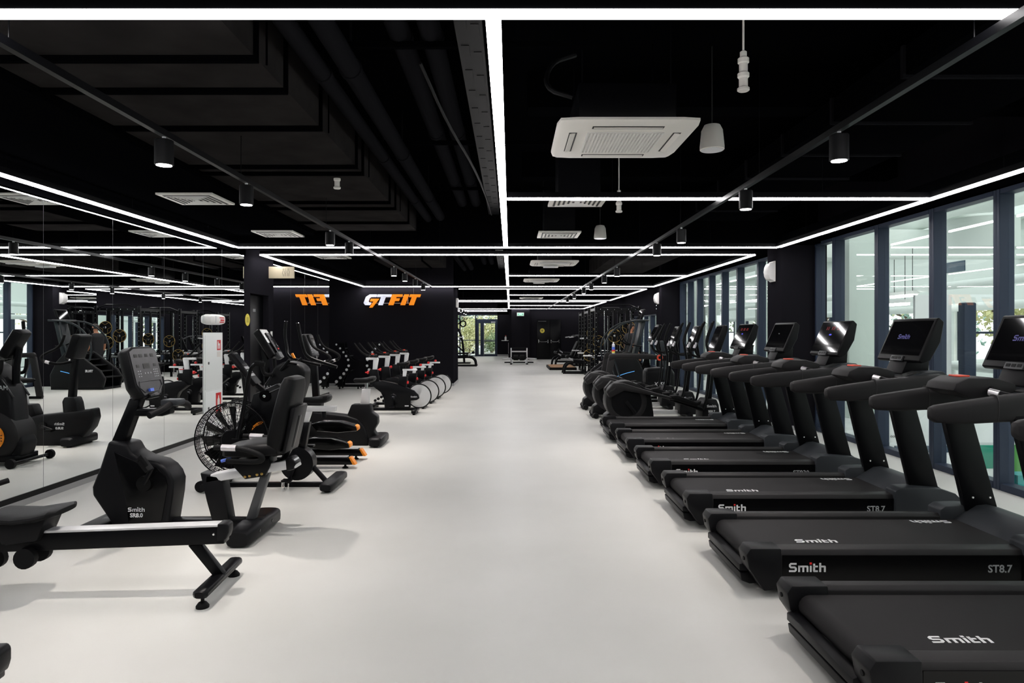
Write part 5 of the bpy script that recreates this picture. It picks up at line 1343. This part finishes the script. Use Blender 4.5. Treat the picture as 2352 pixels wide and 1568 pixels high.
# ================================================================== ellipticals (x from the back to the front, user faces +x)
def elliptical():
    t = thing('elliptical_trainer', None, 'cross trainer', (0, 0, 0), 0, 'rear-drive ellipticals behind the treadmills')
    cx, cz = .416, .43
    prof = [(cx + .33 * math.cos(a), cz + .33 * math.sin(a)) for a in [math.radians(d) for d in range(60, 275, 12)]]
    MB().prism([(.05, .05), (.08, .20), (.20, .29), (.62, .29), (.62, .05)], -.15, .15).build('rear_boot', 'plastic', t, bevel=.02)
    MB().prism(prof + [(.52, .06), (.86, .06), (.85, .25), (.80, .60), (.60, .72)], -.19, .19).build('rear_shroud', 'plastic', t, bevel=.025, seg=3)
    for s in (-1, 1):
        k = MB().lathe([(.24, s*.188), (.26, s*.20), (.30, s*.205), (.325, s*.195), (.33, s*.17), (.2, s*.16)], (cx, 0, cz), 'y', 40).build('disc_ring', 'soft', t)
        MB().lathe([(.02, s*.17), (.235, s*.188), (.24, s*.18)], (cx, 0, cz), 'y', 36).build('disc', 'rubber', k)
        c = MB().tube([(cx, s*.20, cz), (cx - s*.14, s*.235, cz + s*.19)], (.014, .03), n=8).build('crank_arm', 'metal', t)
        # swinging foot bar with its bearing cover
        ox, oz = (.0, .0) if s < 0 else (.04, -.03)
        y = s * .26
        MB().prism([(.075 + ox, .60), (.19 + ox, .735), (.345 + ox, .735 + oz), (.79 + ox, .60 + oz), (1.16 + ox, .505 + oz), (1.16, .46), (.70, .56), (.36, .615), (.13, .50)], y - .07, y + .07).build('bearing_cover', 'soft', t, bevel=.02)
        v = MB()
        for i in range(5): v.cbox((.125 + ox + .02 * i, y - s * 0 + (-.072), .60 + .012 * i), (.008, .006, .06), ry=.6)
        v.build('vent_slot', 'ink', t) if s < 0 else None
        f = MB().tube([(1.1, y, .485), (1.45, y, .37), (1.62, y, .31)], (.025, .035), n=8).build('foot_bar', 'metal', t)
        p = MB().prism([(1.10, .535), (1.20, .545), (1.50, .435), (1.58, .46), (1.56, .40), (1.48, .37), (1.12, .48)], y - .10, y + .10).build('pedal', 'rubber', t, bevel=.012)
        a_ = MB().tube([(1.62, y, .31), (1.70, y, .55), (1.74, s*.27, 1.0), (1.70, s*.29, 1.22), (1.66, s*.28, 1.42), (1.80, s*.25, 1.72)], .02, 10, sm=2).build('moving_arm', 'metal', t)
        MB().tube([(1.675, s*.285, 1.38), (1.70, s*.272, 1.50), (1.78, s*.253, 1.69)], .025, 10, sm=1).build('arm_grip', 'rubber', a_)
        g = MB().tube([(1.83, s*.06, 1.16), (1.70, s*.16, 1.13), (1.56, s*.20, 1.16), (1.50, s*.20, 1.30), (1.545, s*.20, 1.44)], .021, 10, sm=2).build('fixed_handle', 'rubber', t)
        MB().tube([(1.503, s*.20, 1.29), (1.53, s*.20, 1.38)], .0235, 10).build('pulse_sensor', 'sensor', g)
    MB().prism([(1.62, .06), (1.64, .40), (1.70, .47), (1.86, .47), (1.90, .38), (1.93, .06)], -.20, .20).build('front_cover', 'plastic', t, bevel=.02)
    logo(t, .15, (1.78, -.203, .36), (1, 0, 0), (0, 0, 1), name='side_logo', dot='logo')
    text(t, 'model_lettering', 'SE8.7', .05, (1.78, -.2025, .275), (PI/2, 0, 0), 'logo', bold=.001)
    MB().box(.3, 1.75, -.06, .06, .05, .12).build('base_beam', 'silver', t, bevel=.008)
    MB().loftpoly([[(x + dx, dy, z) for dx, dy in ((-.045, -.05), (.045, -.05), (.045, .05), (-.045, .05))] for x, z in ((1.78, .44), (1.86, 1.22))]).build('mast', 'metal', t, bevel=.012)
    l_ = MB().cbox((1.80, -.052, .90), (.05, .004, .07)).build('warning_label', 'ivory', t)
    c = MB().prism([(1.80, 1.20), (1.98, 1.66), (2.04, 1.66), (2.05, 1.58), (1.92, 1.20)], -.19, .19).build('console', 'plastic', t, bevel=.02, seg=3)
    th = math.atan2(.18, .46)
    pts = lambda u0, u1, y, n: [(1.80 + .18 * u + .001 - n * math.cos(th), yy, 1.20 + .46 * u + n * math.sin(th)) for u, yy in ((u0, -y), (u0, y), (u1, y), (u1, -y))]
    MB().loftpoly([pts(.2, .95, .16, -.002), pts(.2, .95, .16, .005)]).build('faceplate', 'screen', c)
    f = MB().cyl((.10, -.30, .055), (.10, .30, .055), .024, 12).build('rear_foot_bar', 'silver', t)
    k = MB()
    for y in (-.28, .28): k.lathe([(.03, -.05), (.05, -.045), (.05, .045), (.03, .05)], (.10, y, .05), 'y', 16)
    k.each('foot_cap', 'rubber', f)
    MB().loft([(1.78, -.33, .05, .10, .08), (1.78, .33, .05, .10, .08)], 'y', 14, 4).build('front_foot_bar', 'metal', t)
    k = MB().box(.05, .15, -.2, .2, 0, .03).box(1.75, 1.81, -.3, .3, 0, .03).build('foot_pad', 'rubber', t)
    return t
e = elliptical(); e.location = (1.45, 11.15, 0); e['label'] = 'black elliptical closest to the treadmills, round rear drive housing in full view'
copy_of(e, 'middle one of the three black ellipticals beyond the treadmills', (1.43, 12.5, 0))
copy_of(e, 'farthest of the three black ellipticals, next to the railed cross trainer', (1.40, 13.85, 0))

# ---------------------------------------------------------------- cross trainer with side rails and a bottle on it
CX, Y0 = 2.75, 15.25
q = loc_(CX, Y0)
t = thing('railed_cross_trainer', 'black cross trainer with long side rails, bottle standing on one rail', 'cross trainer', (CX, Y0, 0))
for y in (-.36, .36):
    f = loc_(CX, Y0 + y)
    g = MB().loft([(-.60, y, .96, .07, .16), (-.56, y, 1.0, .09, .16), (-.45, y, 1.02, .09, .11), (.4, y, 1.0, .09, .10), (.52, y, .99, .08, .10)], 'x', 16, 3.5).build('side_rail', 'soft', t)
    MB().loftpoly([[(x + dx, y + dy, z) for dx, dy in ((-.07, -.035), (.07, -.035), (.07, .035), (-.07, .035))] for x, z in ((-.70, .05), (-.54, .98))]).build('rail_post', 'soft', t, bevel=.012)
    MB().bar((-.48, y, .95), (-.20, y, .05), .03, .03).build('rail_brace', 'tealmetal', t)
    MB().box(-.75, .6, y - .04, y + .04, .02, .08).build('base_rail', 'metal', t)
    p = MB().prism([(-.35, .30), (.15, .22), (.17, .27), (-.33, .37)], y * .5 - .09, y * .5 + .09).build('pedal', 'rubber', t, bevel=.01)
    MB().tube([(-.2, y * .5, .30), (.25, y * .5, .40), (.55, y * .5, .55)], (.02, .03), n=8, sm=1).build('pedal_arm', 'plastic', t)
    a = MB().tube([(.62, y * .6, .5), (.66, y * .75, 1.0), (.50, y * .75, 1.12), (.42, y * .75, 1.30), (.62, y * .7, 1.68)], .02, 10, sm=2).build('moving_arm', 'tealmetal', t)
    MB().tube([(.43, y * .75, 1.31), (.60, y * .7, 1.65)], .024, 10).build('arm_grip', 'rubber', a)
MB().loft([(.24, 0, .47, .36, .44), (.28, 0, .47, .44, .54), (.55, 0, .48, .46, .58), (.82, 0, .47, .44, .54), (.88, 0, .46, .34, .4)], 'x', 24, 5).build('drive_shroud', 'plastic', t)
text(t, 'side_lettering', 'XE550', .11, (.56, -.231, .40), (PI/2, 0, 0), 'logo', bold=.001, shear=.2)
MB().box(.40, .52, -.233, -.228, .28, .32).build('grey_label', 'logodim', t); MB().box(.55, .68, -.234, -.228, .24, .36).build('red_label', 'red', t)
MB().loftpoly([[(x + dx, dy, z) for dx, dy in ((-.04, -.05), (.04, -.05), (.04, .05), (-.04, .05))] for x, z in ((.75, .6), (.62, 1.35))]).build('mast', 'tealmetal', t, bevel=.01)
c = MB().cbox((.48, 0, 1.52), (.07, .42, .42), ry=.5).build('console', 'plastic', t, bevel=.02); MB().cbox((.445, 0, 1.535), (.012, .34, .28), ry=.5).build('screen', 'screen', c)
k = MB().ring((.50, -.42, .99), .05, .018, 'y', 20, 8).build('red_ring', 'redkey', t); k['label'] = 'bright red ring on the cup holder'
MB().box(.45, .75, -.40, -.30, .92, 1.05).build('cup_holder', 'plastic', t, bevel=.02)
b = thing('drink_bottle', 'small drink bottle with blue, red and yellow label standing on the cross trainer rail', 'bottle', (CX - .50, Y0 - .36, 1.075))
MB().lathe([(.030, 0), (.034, .01), (.034, .13), (.030, .155), (.034, .18), (.030, .205), (.014, .225), (.014, .235)]).build('body', 'pale', b)
MB().lathe([(.0355, .02), (.0355, .05)]).build('yellow_band', 'yellow', b); MB().lathe([(.0355, .05), (.0355, .085)]).build('red_band', 'red', b); MB().lathe([(.0355, .085), (.035, .15)]).build('blue_band', 'blue', b)
MB().lathe([(.016, .235), (.016, .255)]).build('cap', 'white', b)

# ---------------------------------------------------------------- stair climber
CX, Y0 = 3.0, 18.7
t = thing('stair_climber', 'tall black stair climber with arched hand rails and a blue light line', 'stair climber', (CX, Y0, 0))
body = [(-.80, .05), (-.86, .30), (-.72, .52), (-.10, .98), (.20, 1.02), (.45, .75), (.62, .40), (.60, .05)]
for y in (-.40, .40):
    MB().prism(body, y - .05, y + .05).build('side_panel', 'plastic', t, bevel=.03, seg=3)
    sgn = -1 if y < 0 else 1
    MB().tube([(-.15, y + sgn * .052, .36), (.10, y + sgn * .054, .45), (.32, y + sgn * .052, .50)], (.012, .004), n=4, sm=2).build('blue_light_line', 'blueline', t)
    h = MB().tube([(-.42, y, .78), (-.48, y, 1.05), (-.42, y, 1.38), (-.15, y * .98, 1.68), (.2, y * .95, 1.84), (.72, y * .9, 1.86)], .024, 10, sm=2).build('hand_rail', 'tealmetal', t)
    MB().tube([(.18, y, 1.0), (.30, y, 1.35), (.38, y * .95, 1.83)], .024, 10, sm=1).build('rail_support', 'tealmetal', t)
    MB().tube([(-.08, y * .8, 1.66), (.1, y * .8, 1.22), (.55, y * .8, 1.16)], .02, 10, sm=2).build('lower_grip', 'metal', t)
for i in range(5):
    x, z = -.72 + .19 * i, .34 + .155 * i
    MB().box(x - .13, x + .13, -.345, .345, z - .03, z).build('step', 'rubber', t, bevel=.006)
MB().prism([(.15, .05), (.55, .05), (.5, .7), (.2, 1.0), (-.1, .9)], -.345, .345).build('drive_core', 'metal', t)
MB().loftpoly([[(x + dx, dy, z) for dx, dy in ((-.05, -.22), (.05, -.22), (.05, .22), (-.05, .22))] for x, z in ((.40, .9), (.62, 1.85))]).build('mast', 'tealmetal', t, bevel=.012)
c = MB().cbox((.58, 0, 2.0), (.07, .50, .34), ry=.35).build('console', 'plastic', t, bevel=.02); MB().cbox((.545, 0, 2.01), (.01, .44, .27), ry=.35).build('screen', 'screen', c)
MB().box(.36, .68, -.30, .30, 1.84, 1.885).build('console_tray', 'greymetal', t, bevel=.015)
for y, rz, x in ((-.452, 0, .30), ):
    text(t, 'side_lettering', 'TRUE', .085, (-.44, -.452, .50), (PI/2, 0, 0), 'logo', bold=.004)
MB().box(-.80, .60, -.42, .42, .0, .06).build('base', 'metal', t)

# ---------------------------------------------------------------- racks, plates
def plate(label, loc, r=.2, axis='y', first=[None]):
    if first[0] is not None: return copy_of(first[0], label, loc)
    p = thing('weight_plate', label, 'weight plate', loc, 0, 'black weight plates with gold rims')
    MB().lathe([(.03, -.02), (r * .55, -.018), (r * .58, -.022), (r * .9, -.022), (r, -.014), (r, .014), (r * .9, .022), (r * .58, .022), (r * .55, .018), (.03, .02)], axis='y', n=32).build('disc', 'rubber', p)
    MB().ring((0, -.016, 0), r * .97, .006, 'y', 36, 6).build('gold_rim', 'gold', p)
    k = MB()
    for i in range(3):
        a = 2 * PI * i / 3 + PI / 2; c, s = math.cos(a), math.sin(a)
        pts = []
        for j in range(7):
            b = a - .62 + 1.24 * j / 6; rr = r * (.93 - .5 * (1 - ((j - 3) / 3) ** 2))
            pts.append((rr * math.cos(b), -.024, rr * math.sin(b)))
        k.tube(pts, .004, n=5, sm=1)
    k.build('gold_spoke', 'gold', p)
    MB().lathe([(.028, -.026), (.034, -.024), (.034, .024), (.028, .026)], axis='y', n=18).build('hub', 'chrome', p)
    first[0] = p; return p
def power_rack(label, x0, x1, y0, y1, pegs, H=2.34):
    t = thing('power_rack', label, 'power rack', ((x0 + x1) / 2, (y0 + y1) / 2, 0), 0, 'black power racks')
    a, b = (x1 - x0) / 2, (y1 - y0) / 2
    for x in (-a, a):
        for y in (-b, b):
            p = MB().box(x - .04, x + .04, y - .04, y + .04, 0, H).build('post', 'metal', t, bevel=.006, seg=1)
            k = MB()
            for i in range(14): k.lathe([(.008, -.041), (.008, -.043)], (x, y, .3 + i * .14), 'y', 8)
            k.build('peg_hole', 'satin', p)
    for y in (-b, b): MB().box(-a, a, y - .035, y + .035, H - .14, H - .06).build('top_beam', 'metal', t)
    for x in (-a, a):
        MB().box(x - .035, x + .035, -b, b, H - .14, H - .06).build('side_beam', 'metal', t)
        MB().box(x - .04, x + .04, -b - .12, b + .12, 0, .08).build('base_beam', 'metal', t)
        MB().cyl((x, -b + .05, .75), (x, b - .05, .75), .025, 10).each('safety_bar', 'greymetal', t)
    k = MB()
    for x in (-.6 * a, .6 * a): k.cyl((x, -b + .1, .1), (x, -b + .1, H - .1), .016, 10)
    k.each('guide_rod', 'chrome', t)
    k = MB()
    for i in range(6): k.lathe([(.014, -.042), (.010, -.05)], (-a * .8 + i * a * .32, -b, H - .1), 'y', 8)
    k.each('bolt', 'chrome', t)
    MB().tube([(-a, -b, H - .1), (-a * .5, -b - .05, H + .04), (a * .5, -b - .05, H + .04), (a, -b, H - .1)], .018, 8).build('pull_up_bar', 'metal', t)
    k = MB()
    for x, z, _ in pegs: k.cyl((x - (x0 + x1) / 2, -b - .20, z), (x - (x0 + x1) / 2, -b - .0, z), .024, 10)
    k.build('storage_peg', 'chrome', t)
    for x in sorted({p[0] for p in pegs}):
        if abs(x - x0) > .02 and abs(x - x1) > .02: MB().box(x - (x0 + x1) / 2 - .03, x - (x0 + x1) / 2 + .03, -b - .0, -b + .06, 0, H - .1).build('inner_post', 'metal', t)
    return a, b
for n, (x0, x1, y0, y1, pegs) in enumerate(((2.62, 3.95, 20.85, 22.0, ((3.17, 1.43, 'beside the person'), (3.6, 1.68, 'behind the head of the person'), (3.55, 1.22, 'lower, partly behind the person'))), (2.72, 4.05, 23.6, 24.8, ((3.03, 1.23, 'at chest height'), (3.75, 1.3, 'towards the windows'), (2.72, .75, 'low on the aisle post'))), (2.85, 4.1, 26.9, 28.0, ((3.2, 1.0, 'in the middle'), (3.2, 1.5, 'near the top'))))):
    nm = ['rack behind the stair climber', 'middle rack', 'farthest rack'][n]
    power_rack(['tall black power rack right behind the stair climber', 'tall black power rack, middle of the three', 'tall black power rack, last before the far machines'][n], x0, x1, y0, y1, pegs)
    for x, z, h in pegs: plate(f'gold-rimmed plate {h}, {nm}', (x, y0 - .10, z))
    bl = thing('barbell', f'steel barbell lying across the {nm}', 'barbell', ((x0 + x1) / 2, (y0 + y1) / 2, .80), 0, 'steel barbells in the racks')
    MB().cyl((-.98, 0, 0), (.98, 0, 0), .014, 10).build('bar', 'chrome', bl)
    MB().cyl((-1.0, 0, 0), (-.72, 0, 0), .024, 12).cyl((.72, 0, 0), (1.0, 0, 0), .024, 12).build('sleeve', 'silver', bl)
# low dumbbell shelf under the far windows
t = thing('dumbbell_shelf', 'low two-tier dumbbell shelf under the far windows', 'rack', (4.42, 24.4, 0))
for y in (-1.9, 0, 1.9): MB().prism([(-.25, 0), (.25, 0), (.25, .06), (.12, .80), (.04, .80), (-.2, .06), (-.25, .06)], y - .03, y + .03).build('leg', 'metal', t)
for z, x in ((.38, -.04), (.74, .04)): MB().cbox((x, 0, z), (.30, 4.0, .03), ry=-.25).build('tray', 'metal', t)
for tier, (z, x) in enumerate(((.46, -.05), (.82, .03))):
    for i in range(13):
        d = copy_of(protos[sorted(protos)[-1 - (i // 5)]], 'dumbbell on the %s tier of the low shelf under the far windows' % ('lower' if not tier else 'upper'), (4.42 + x, 24.4 - 1.8 + .3 * i, z), PI / 2, 'dumbbells on the low shelf')
        d.scale = (1, .62, 1)
# plate-loaded machines
def plate_machine(label, loc, rz=0):
    t = thing('leg_machine', label, 'weight machine', loc, rz, 'plate-loaded weight machines')
    for y in (-.32, .32):
        MB().tube([(-.75, y, .03), (-.72, y, .28), (-.55, y, .42), (-.1, y, .40), (.3, y, .40)], (.035, .04), n=4, sm=2).build('frame_loop', 'metal', t)
        MB().bar((.2, y, .03), (.75, y, 1.35), .06, .09).build('upright', 'metal', t)
        MB().tube([(.70, y, 1.28), (.35, y, 1.42), (.10, y, 1.32)], .02, 8, sm=1).build('handle', 'greymetal', t)
        MB().cyl((.10, y, 1.32), (-.10, y, 1.30), .024, 10).build('grip', 'silver', t)
        MB().box(-.8, .8, y - .04, y + .04, 0, .06).build('base_rail', 'metal', t)
        MB().cyl((.45, y, .8), (.45, y + (.35 if y > 0 else -.35), .8), .025, 10).build('plate_peg', 'chrome', t)
    MB().cbox((.25, 0, .78), (.10, .34, .75), ry=.45).build('back_pad', 'vinyl', t, bevel=.03)
    MB().cbox((-.15, 0, .46), (.5, .36, .10), ry=.12).build('seat_pad', 'vinyl', t, bevel=.03)
    k = MB()
    for y in (-.14, .14): k.cyl((-.62, y - .1, .62), (-.62, y + .1, .62), .06, 16)
    k.each('roller_pad', 'vinyl', t)
    MB().bar((-.62, 0, .62), (-.3, 0, .42), .05, .05).build('lever', 'silver', t)
    return t
m1 = plate_machine('black leg machine with bent frame loops beside the wooden platform', (2.75, 25.6, 0))
copy_of(m1, 'second black leg machine standing behind the wooden platform', (2.7, 31.2, 0), .2)
copy_of(m1, 'third black leg machine in the corner near the black double door', (3.1, 35.0, 0), -.15)
copy_of(m1, 'black leg machine at the glass entrance, behind the orange letter wall', (-2.3, 31.0, 0), PI)
bl = thing('wide_bench', 'low black leg bench with silver frame in front of the far pier', 'weight machine', (.42, 32.8, 0))
for x in (-.38, .38):
    MB().box(x - .03, x + .03, -.04, .04, .05, .78).build('post', 'silver', bl, bevel=.006)
    MB().box(x - .05, x + .05, -.35, .35, 0, .05).each('foot', 'rubber', bl)
    MB().cyl((x, 0, .28), (x * 2.1, 0, .26), .03, 12).build('plate_sleeve', 'silver', bl)
    MB().bar((x, -.02, .3), (x * .82, -.3, .05), .05, .05).build('brace', 'silver', bl)
MB().box(-.40, .40, -.03, .03, .74, .80).build('top_bar', 'metal', bl); MB().box(-.38, .38, -.03, .03, .58, .64).build('cross_bar', 'silver', bl)
k = MB().cyl((-.26, -.08, .32), (-.04, -.08, .32), .13, 20).cyl((.04, -.08, .32), (.26, -.08, .32), .13, 20).each('roller_pad', 'vinyl', bl)
MB().cyl((-.38, -.08, .32), (.38, -.08, .32), .02, 10).build('axle', 'metal', bl)
MB().box(-.7, .7, .1, .18, .05, .11).build('base_bar', 'metal', bl)
t = thing('lifting_platform', 'low wooden lifting platform with black edge on the floor before the double door', 'platform', (2.15, 29.0, 0))
MB().box(-.55, .55, -1.3, 1.3, 0, .10).build('edge_frame', 'rubber', t); MB().box(-.50, .50, -1.2, 1.2, .10, .112).build('deck', 'wood', t)
MB().box(-.03, .03, -1.305, -1.3, .03, .07).build('mark', 'logo', t)
# far left machine with a tall loop and rings
t = thing('cable_machine', 'tall black machine with an arched frame against the entrance glazing', 'weight machine', (-2.75, 33.5, 0))
MB().tube([(-.3, 0, 0), (-.32, 0, 1.0), (-.1, 0, 1.75), (.2, 0, 1.75), (.42, 0, 1.1), (.5, 0, 0)], .055, 8, sm=2).build('arch_frame', 'metal', t)
MB().tube([(-.1, 0, 1.7), (.1, 0, .9), (.45, 0, .6)], .04, 8, sm=1).build('lever', 'metal', t)
MB().bar((-.6, 0, .5), (.7, 0, .5), .2, .08).build('pad_beam', 'vinyl', t); MB().box(-.6, .8, -.3, .3, 0, .07).build('base', 'metal', t)
t = thing('gym_rings', 'pair of black rings hanging from a bracket near the glass entrance', 'gym rings', (-2.35, 32.0, 2.05))
for x in (-.12, .14):
    MB().ring((x, 0, 0 - (x > 0) * .12), .13, .03, 'y', 24, 8).build('ring', 'metal', t); MB().cyl((x, 0, .13 - (x > 0) * .12), (x, 0, ZC - 2.05), .015, 6).build('strap', 'rubber', t)
# wall shelf near the entrance
t = thing('wall_shelf', 'small white wall shelf on the dark wall beside the glass entrance', 'shelf', (-.1, 40.6, 1.02))
MB().box(-.42, 0, -.25, .25, 0, .03).build('board', 'white', t); MB().box(-.02, 0, -.25, .25, -.75, -.12).build('panel', 'white', t)
b = thing('disinfectant_bottle', 'small white bottle standing on the wall shelf', 'bottle', (-.27, 40.6, 1.05))
MB().lathe([(.055, 0), (.06, .01), (.06, .18), (.03, .22), (.03, .24)]).build('body', 'white', b); MB().lathe([(.034, .24), (.034, .30)]).build('pump', 'red', b)
# ================================================================== person at the rack, seen from the side and, in the mirror, from behind
PX = (3.55, 20.2, 0)
ps = thing('person', 'person in a black T-shirt standing by the racks behind the stair climber', 'person', PX, math.radians(20))
def skin(name, verts, edges, radii, m, parent, sub=2, root=0):
    me = bpy.data.meshes.new(name); me.from_pydata(verts, edges, []); 
    o = bpy.data.objects.new(name, me); COL.objects.link(o); o.parent = parent
    bpy.context.view_layer.objects.active = o
    o.modifiers.new('skin', 'SKIN').use_smooth_shade = True
    for i, r in enumerate(radii):
        v = me.skin_vertices[0].data[i]; v.radius = r if isinstance(r, tuple) else (r, r); v.use_root = (i == root)
    s = o.modifiers.new('sub', 'SUBSURF'); s.levels = sub; s.render_levels = sub
    dg = bpy.context.evaluated_depsgraph_get()
    nm = bpy.data.meshes.new_from_object(o.evaluated_get(dg))
    bpy.data.objects.remove(o); bpy.data.meshes.remove(me)
    for p in nm.polygons: p.use_smooth = True
    nm.materials.clear(); nm.materials.append(M[m])
    o = bpy.data.objects.new(name, nm); COL.objects.link(o); o.parent = parent
    return o
V, E, Rr = [], [], []
def chain(pts, start=None):
    prev = start
    for p, r in pts:
        V.append(p); Rr.append(r); i = len(V) - 1
        if prev is not None: E.append((prev, i))
        prev = i
    return prev
# local +x is the way the person faces
hip = chain([((0, 0, .95), (.12, .16))])
waist = chain([((.01, 0, 1.10), (.10, .145)), ((.02, 0, 1.28), (.115, .17))], hip)
chest = chain([((.01, 0, 1.42), (.10, .16))], waist)
neck = chain([((.005, 0, 1.52), (.055, .058)), ((.03, 0, 1.585), (.05, .052))], chest)
chain([((.045, 0, 1.66), (.092, .076)), ((.05, 0, 1.72), (.088, .072)), ((.05, 0, 1.755), (.05, .045))], neck)
hands = []
for s in (-1, 1):
    sh = chain([((0, s*.17, 1.43), .058)], chest)
    bend = .06 if s > 0 else .16
    e = chain([((-.02, s*.21, 1.36), .056), ((-.03, s*.245, 1.14), .045), ((bend * .4, s*.255, 1.0), .041), ((bend, s*.25, .88), .03)], sh)
    h = chain([((bend + .01, s*.25, .84), (.018, .036)), ((bend + .015, s*.25, .79), (.016, .036))], e)
    for j, (dx, l) in enumerate(((.03, .07), (.010, .08), (-.010, .076), (-.028, .06))):
        chain([((bend + .015 + dx, s*.25, .775), .0095), ((bend + .022 + dx, s*.247, .775 - l * .5), .009), ((bend + .032 + dx, s*.235, .775 - l), .008)], h)
    chain([((bend + .045, s*.24, .815), .011), ((bend + .062, s*.225, .775), .0095)], h - 1)
    k = chain([((0, s*.10, .90), .098), ((.01, s*.115, .72), .08), ((.025, s*.12, .50), .056), ((0, s*.125, .34), .056), ((-.01, s*.13, .12), .038), ((-.005, s*.13, .06), .04)], hip)
    chain([((.08, s*.14, .04), (.032, .042)), ((.17, s*.15, .03), (.022, .036))], k)
body = skin('body', V, E, Rr, 'skin', ps, 2, 0)
# face on the head
f = MB().ell((.135, 0, 1.665), (.020, .014, .022)).ell((.05, -.078, 1.675), (.018, .010, .030)).ell((.05, .078, 1.675), (.018, .010, .030))
f.build('nose_and_ears', 'skin', body)
MB().ell((.122, -.03, 1.695), (.012, .014, .008)).ell((.122, .03, 1.695), (.012, .014, .008)).build('eyes', 'ink', body)
MB().ell((.125, 0, 1.628), (.012, .024, .006)).build('mouth', 'redkey' if False else 'skin', body)
hr = MB()
for k_ in range(1): pass
prof = []
hr.loft([(.035, 0, 1.66, .10, .10), (.03, 0, 1.70, .20, .168), (.035, 0, 1.74, .205, .165), (.04, 0, 1.775, .15, .12), (.045, 0, 1.787, .05, .04)], 'z', 20, 2)
hr = MB().loft([(-.005, 0, 1.64, .135, .13), (.0, 0, 1.68, .16, .155), (.02, 0, 1.72, .19, .166), (.04, 0, 1.755, .185, .155), (.045, 0, 1.785, .12, .10), (.045, 0, 1.795, .03, .03)], 'z', 20, 2)
hr.build('hair', 'hair', ps)
sl = MB().loft([(.0, 0, .89, .275, .375), (.0, 0, .95, .28, .38), (.0, 0, 1.10, .30, .375), (.0, 0, 1.28, .335, .41), (-.01, 0, 1.38, .325, .42), (-.01, 0, 1.43, .30, .41), (-.005, 0, 1.475, .235, .33), (.005, 0, 1.515, .13, .16)], 'z', 24, 2.4)
for s in (-1, 1): sl.tube([(0, s*.13, 1.465), (-.005, s*.185, 1.43), (-.02, s*.218, 1.35), (-.027, s*.245, 1.20)], [.07, .078, .074, .070], 16, sm=2)
sl.build('t_shirt', 'shirt', ps)
V, E, Rr = [], [], []
a = chain([((0, 0, .95), (.128, .168))])
for s in (-1, 1): chain([((0, s*.10, .88), .108), ((.01, s*.115, .72), .094), ((.02, s*.12, .50), .072), ((0, s*.125, .34), .068), ((-.01, s*.13, .10), .055)], a)
skin('trousers', V, E, Rr, 'shirt', ps)
for s in (-1, 1):
    MB().loft([(-.06, s*.13, .045, .06, .08), (-.02, s*.13, .05, .085, .10), (.08, s*.14, .042, .095, .08), (.18, s*.15, .03, .085, .055), (.22, s*.153, .025, .04, .03)], 'x', 16, 2.6).build('shoe', 'rubber', ps)
bpy.context.view_layer.update()
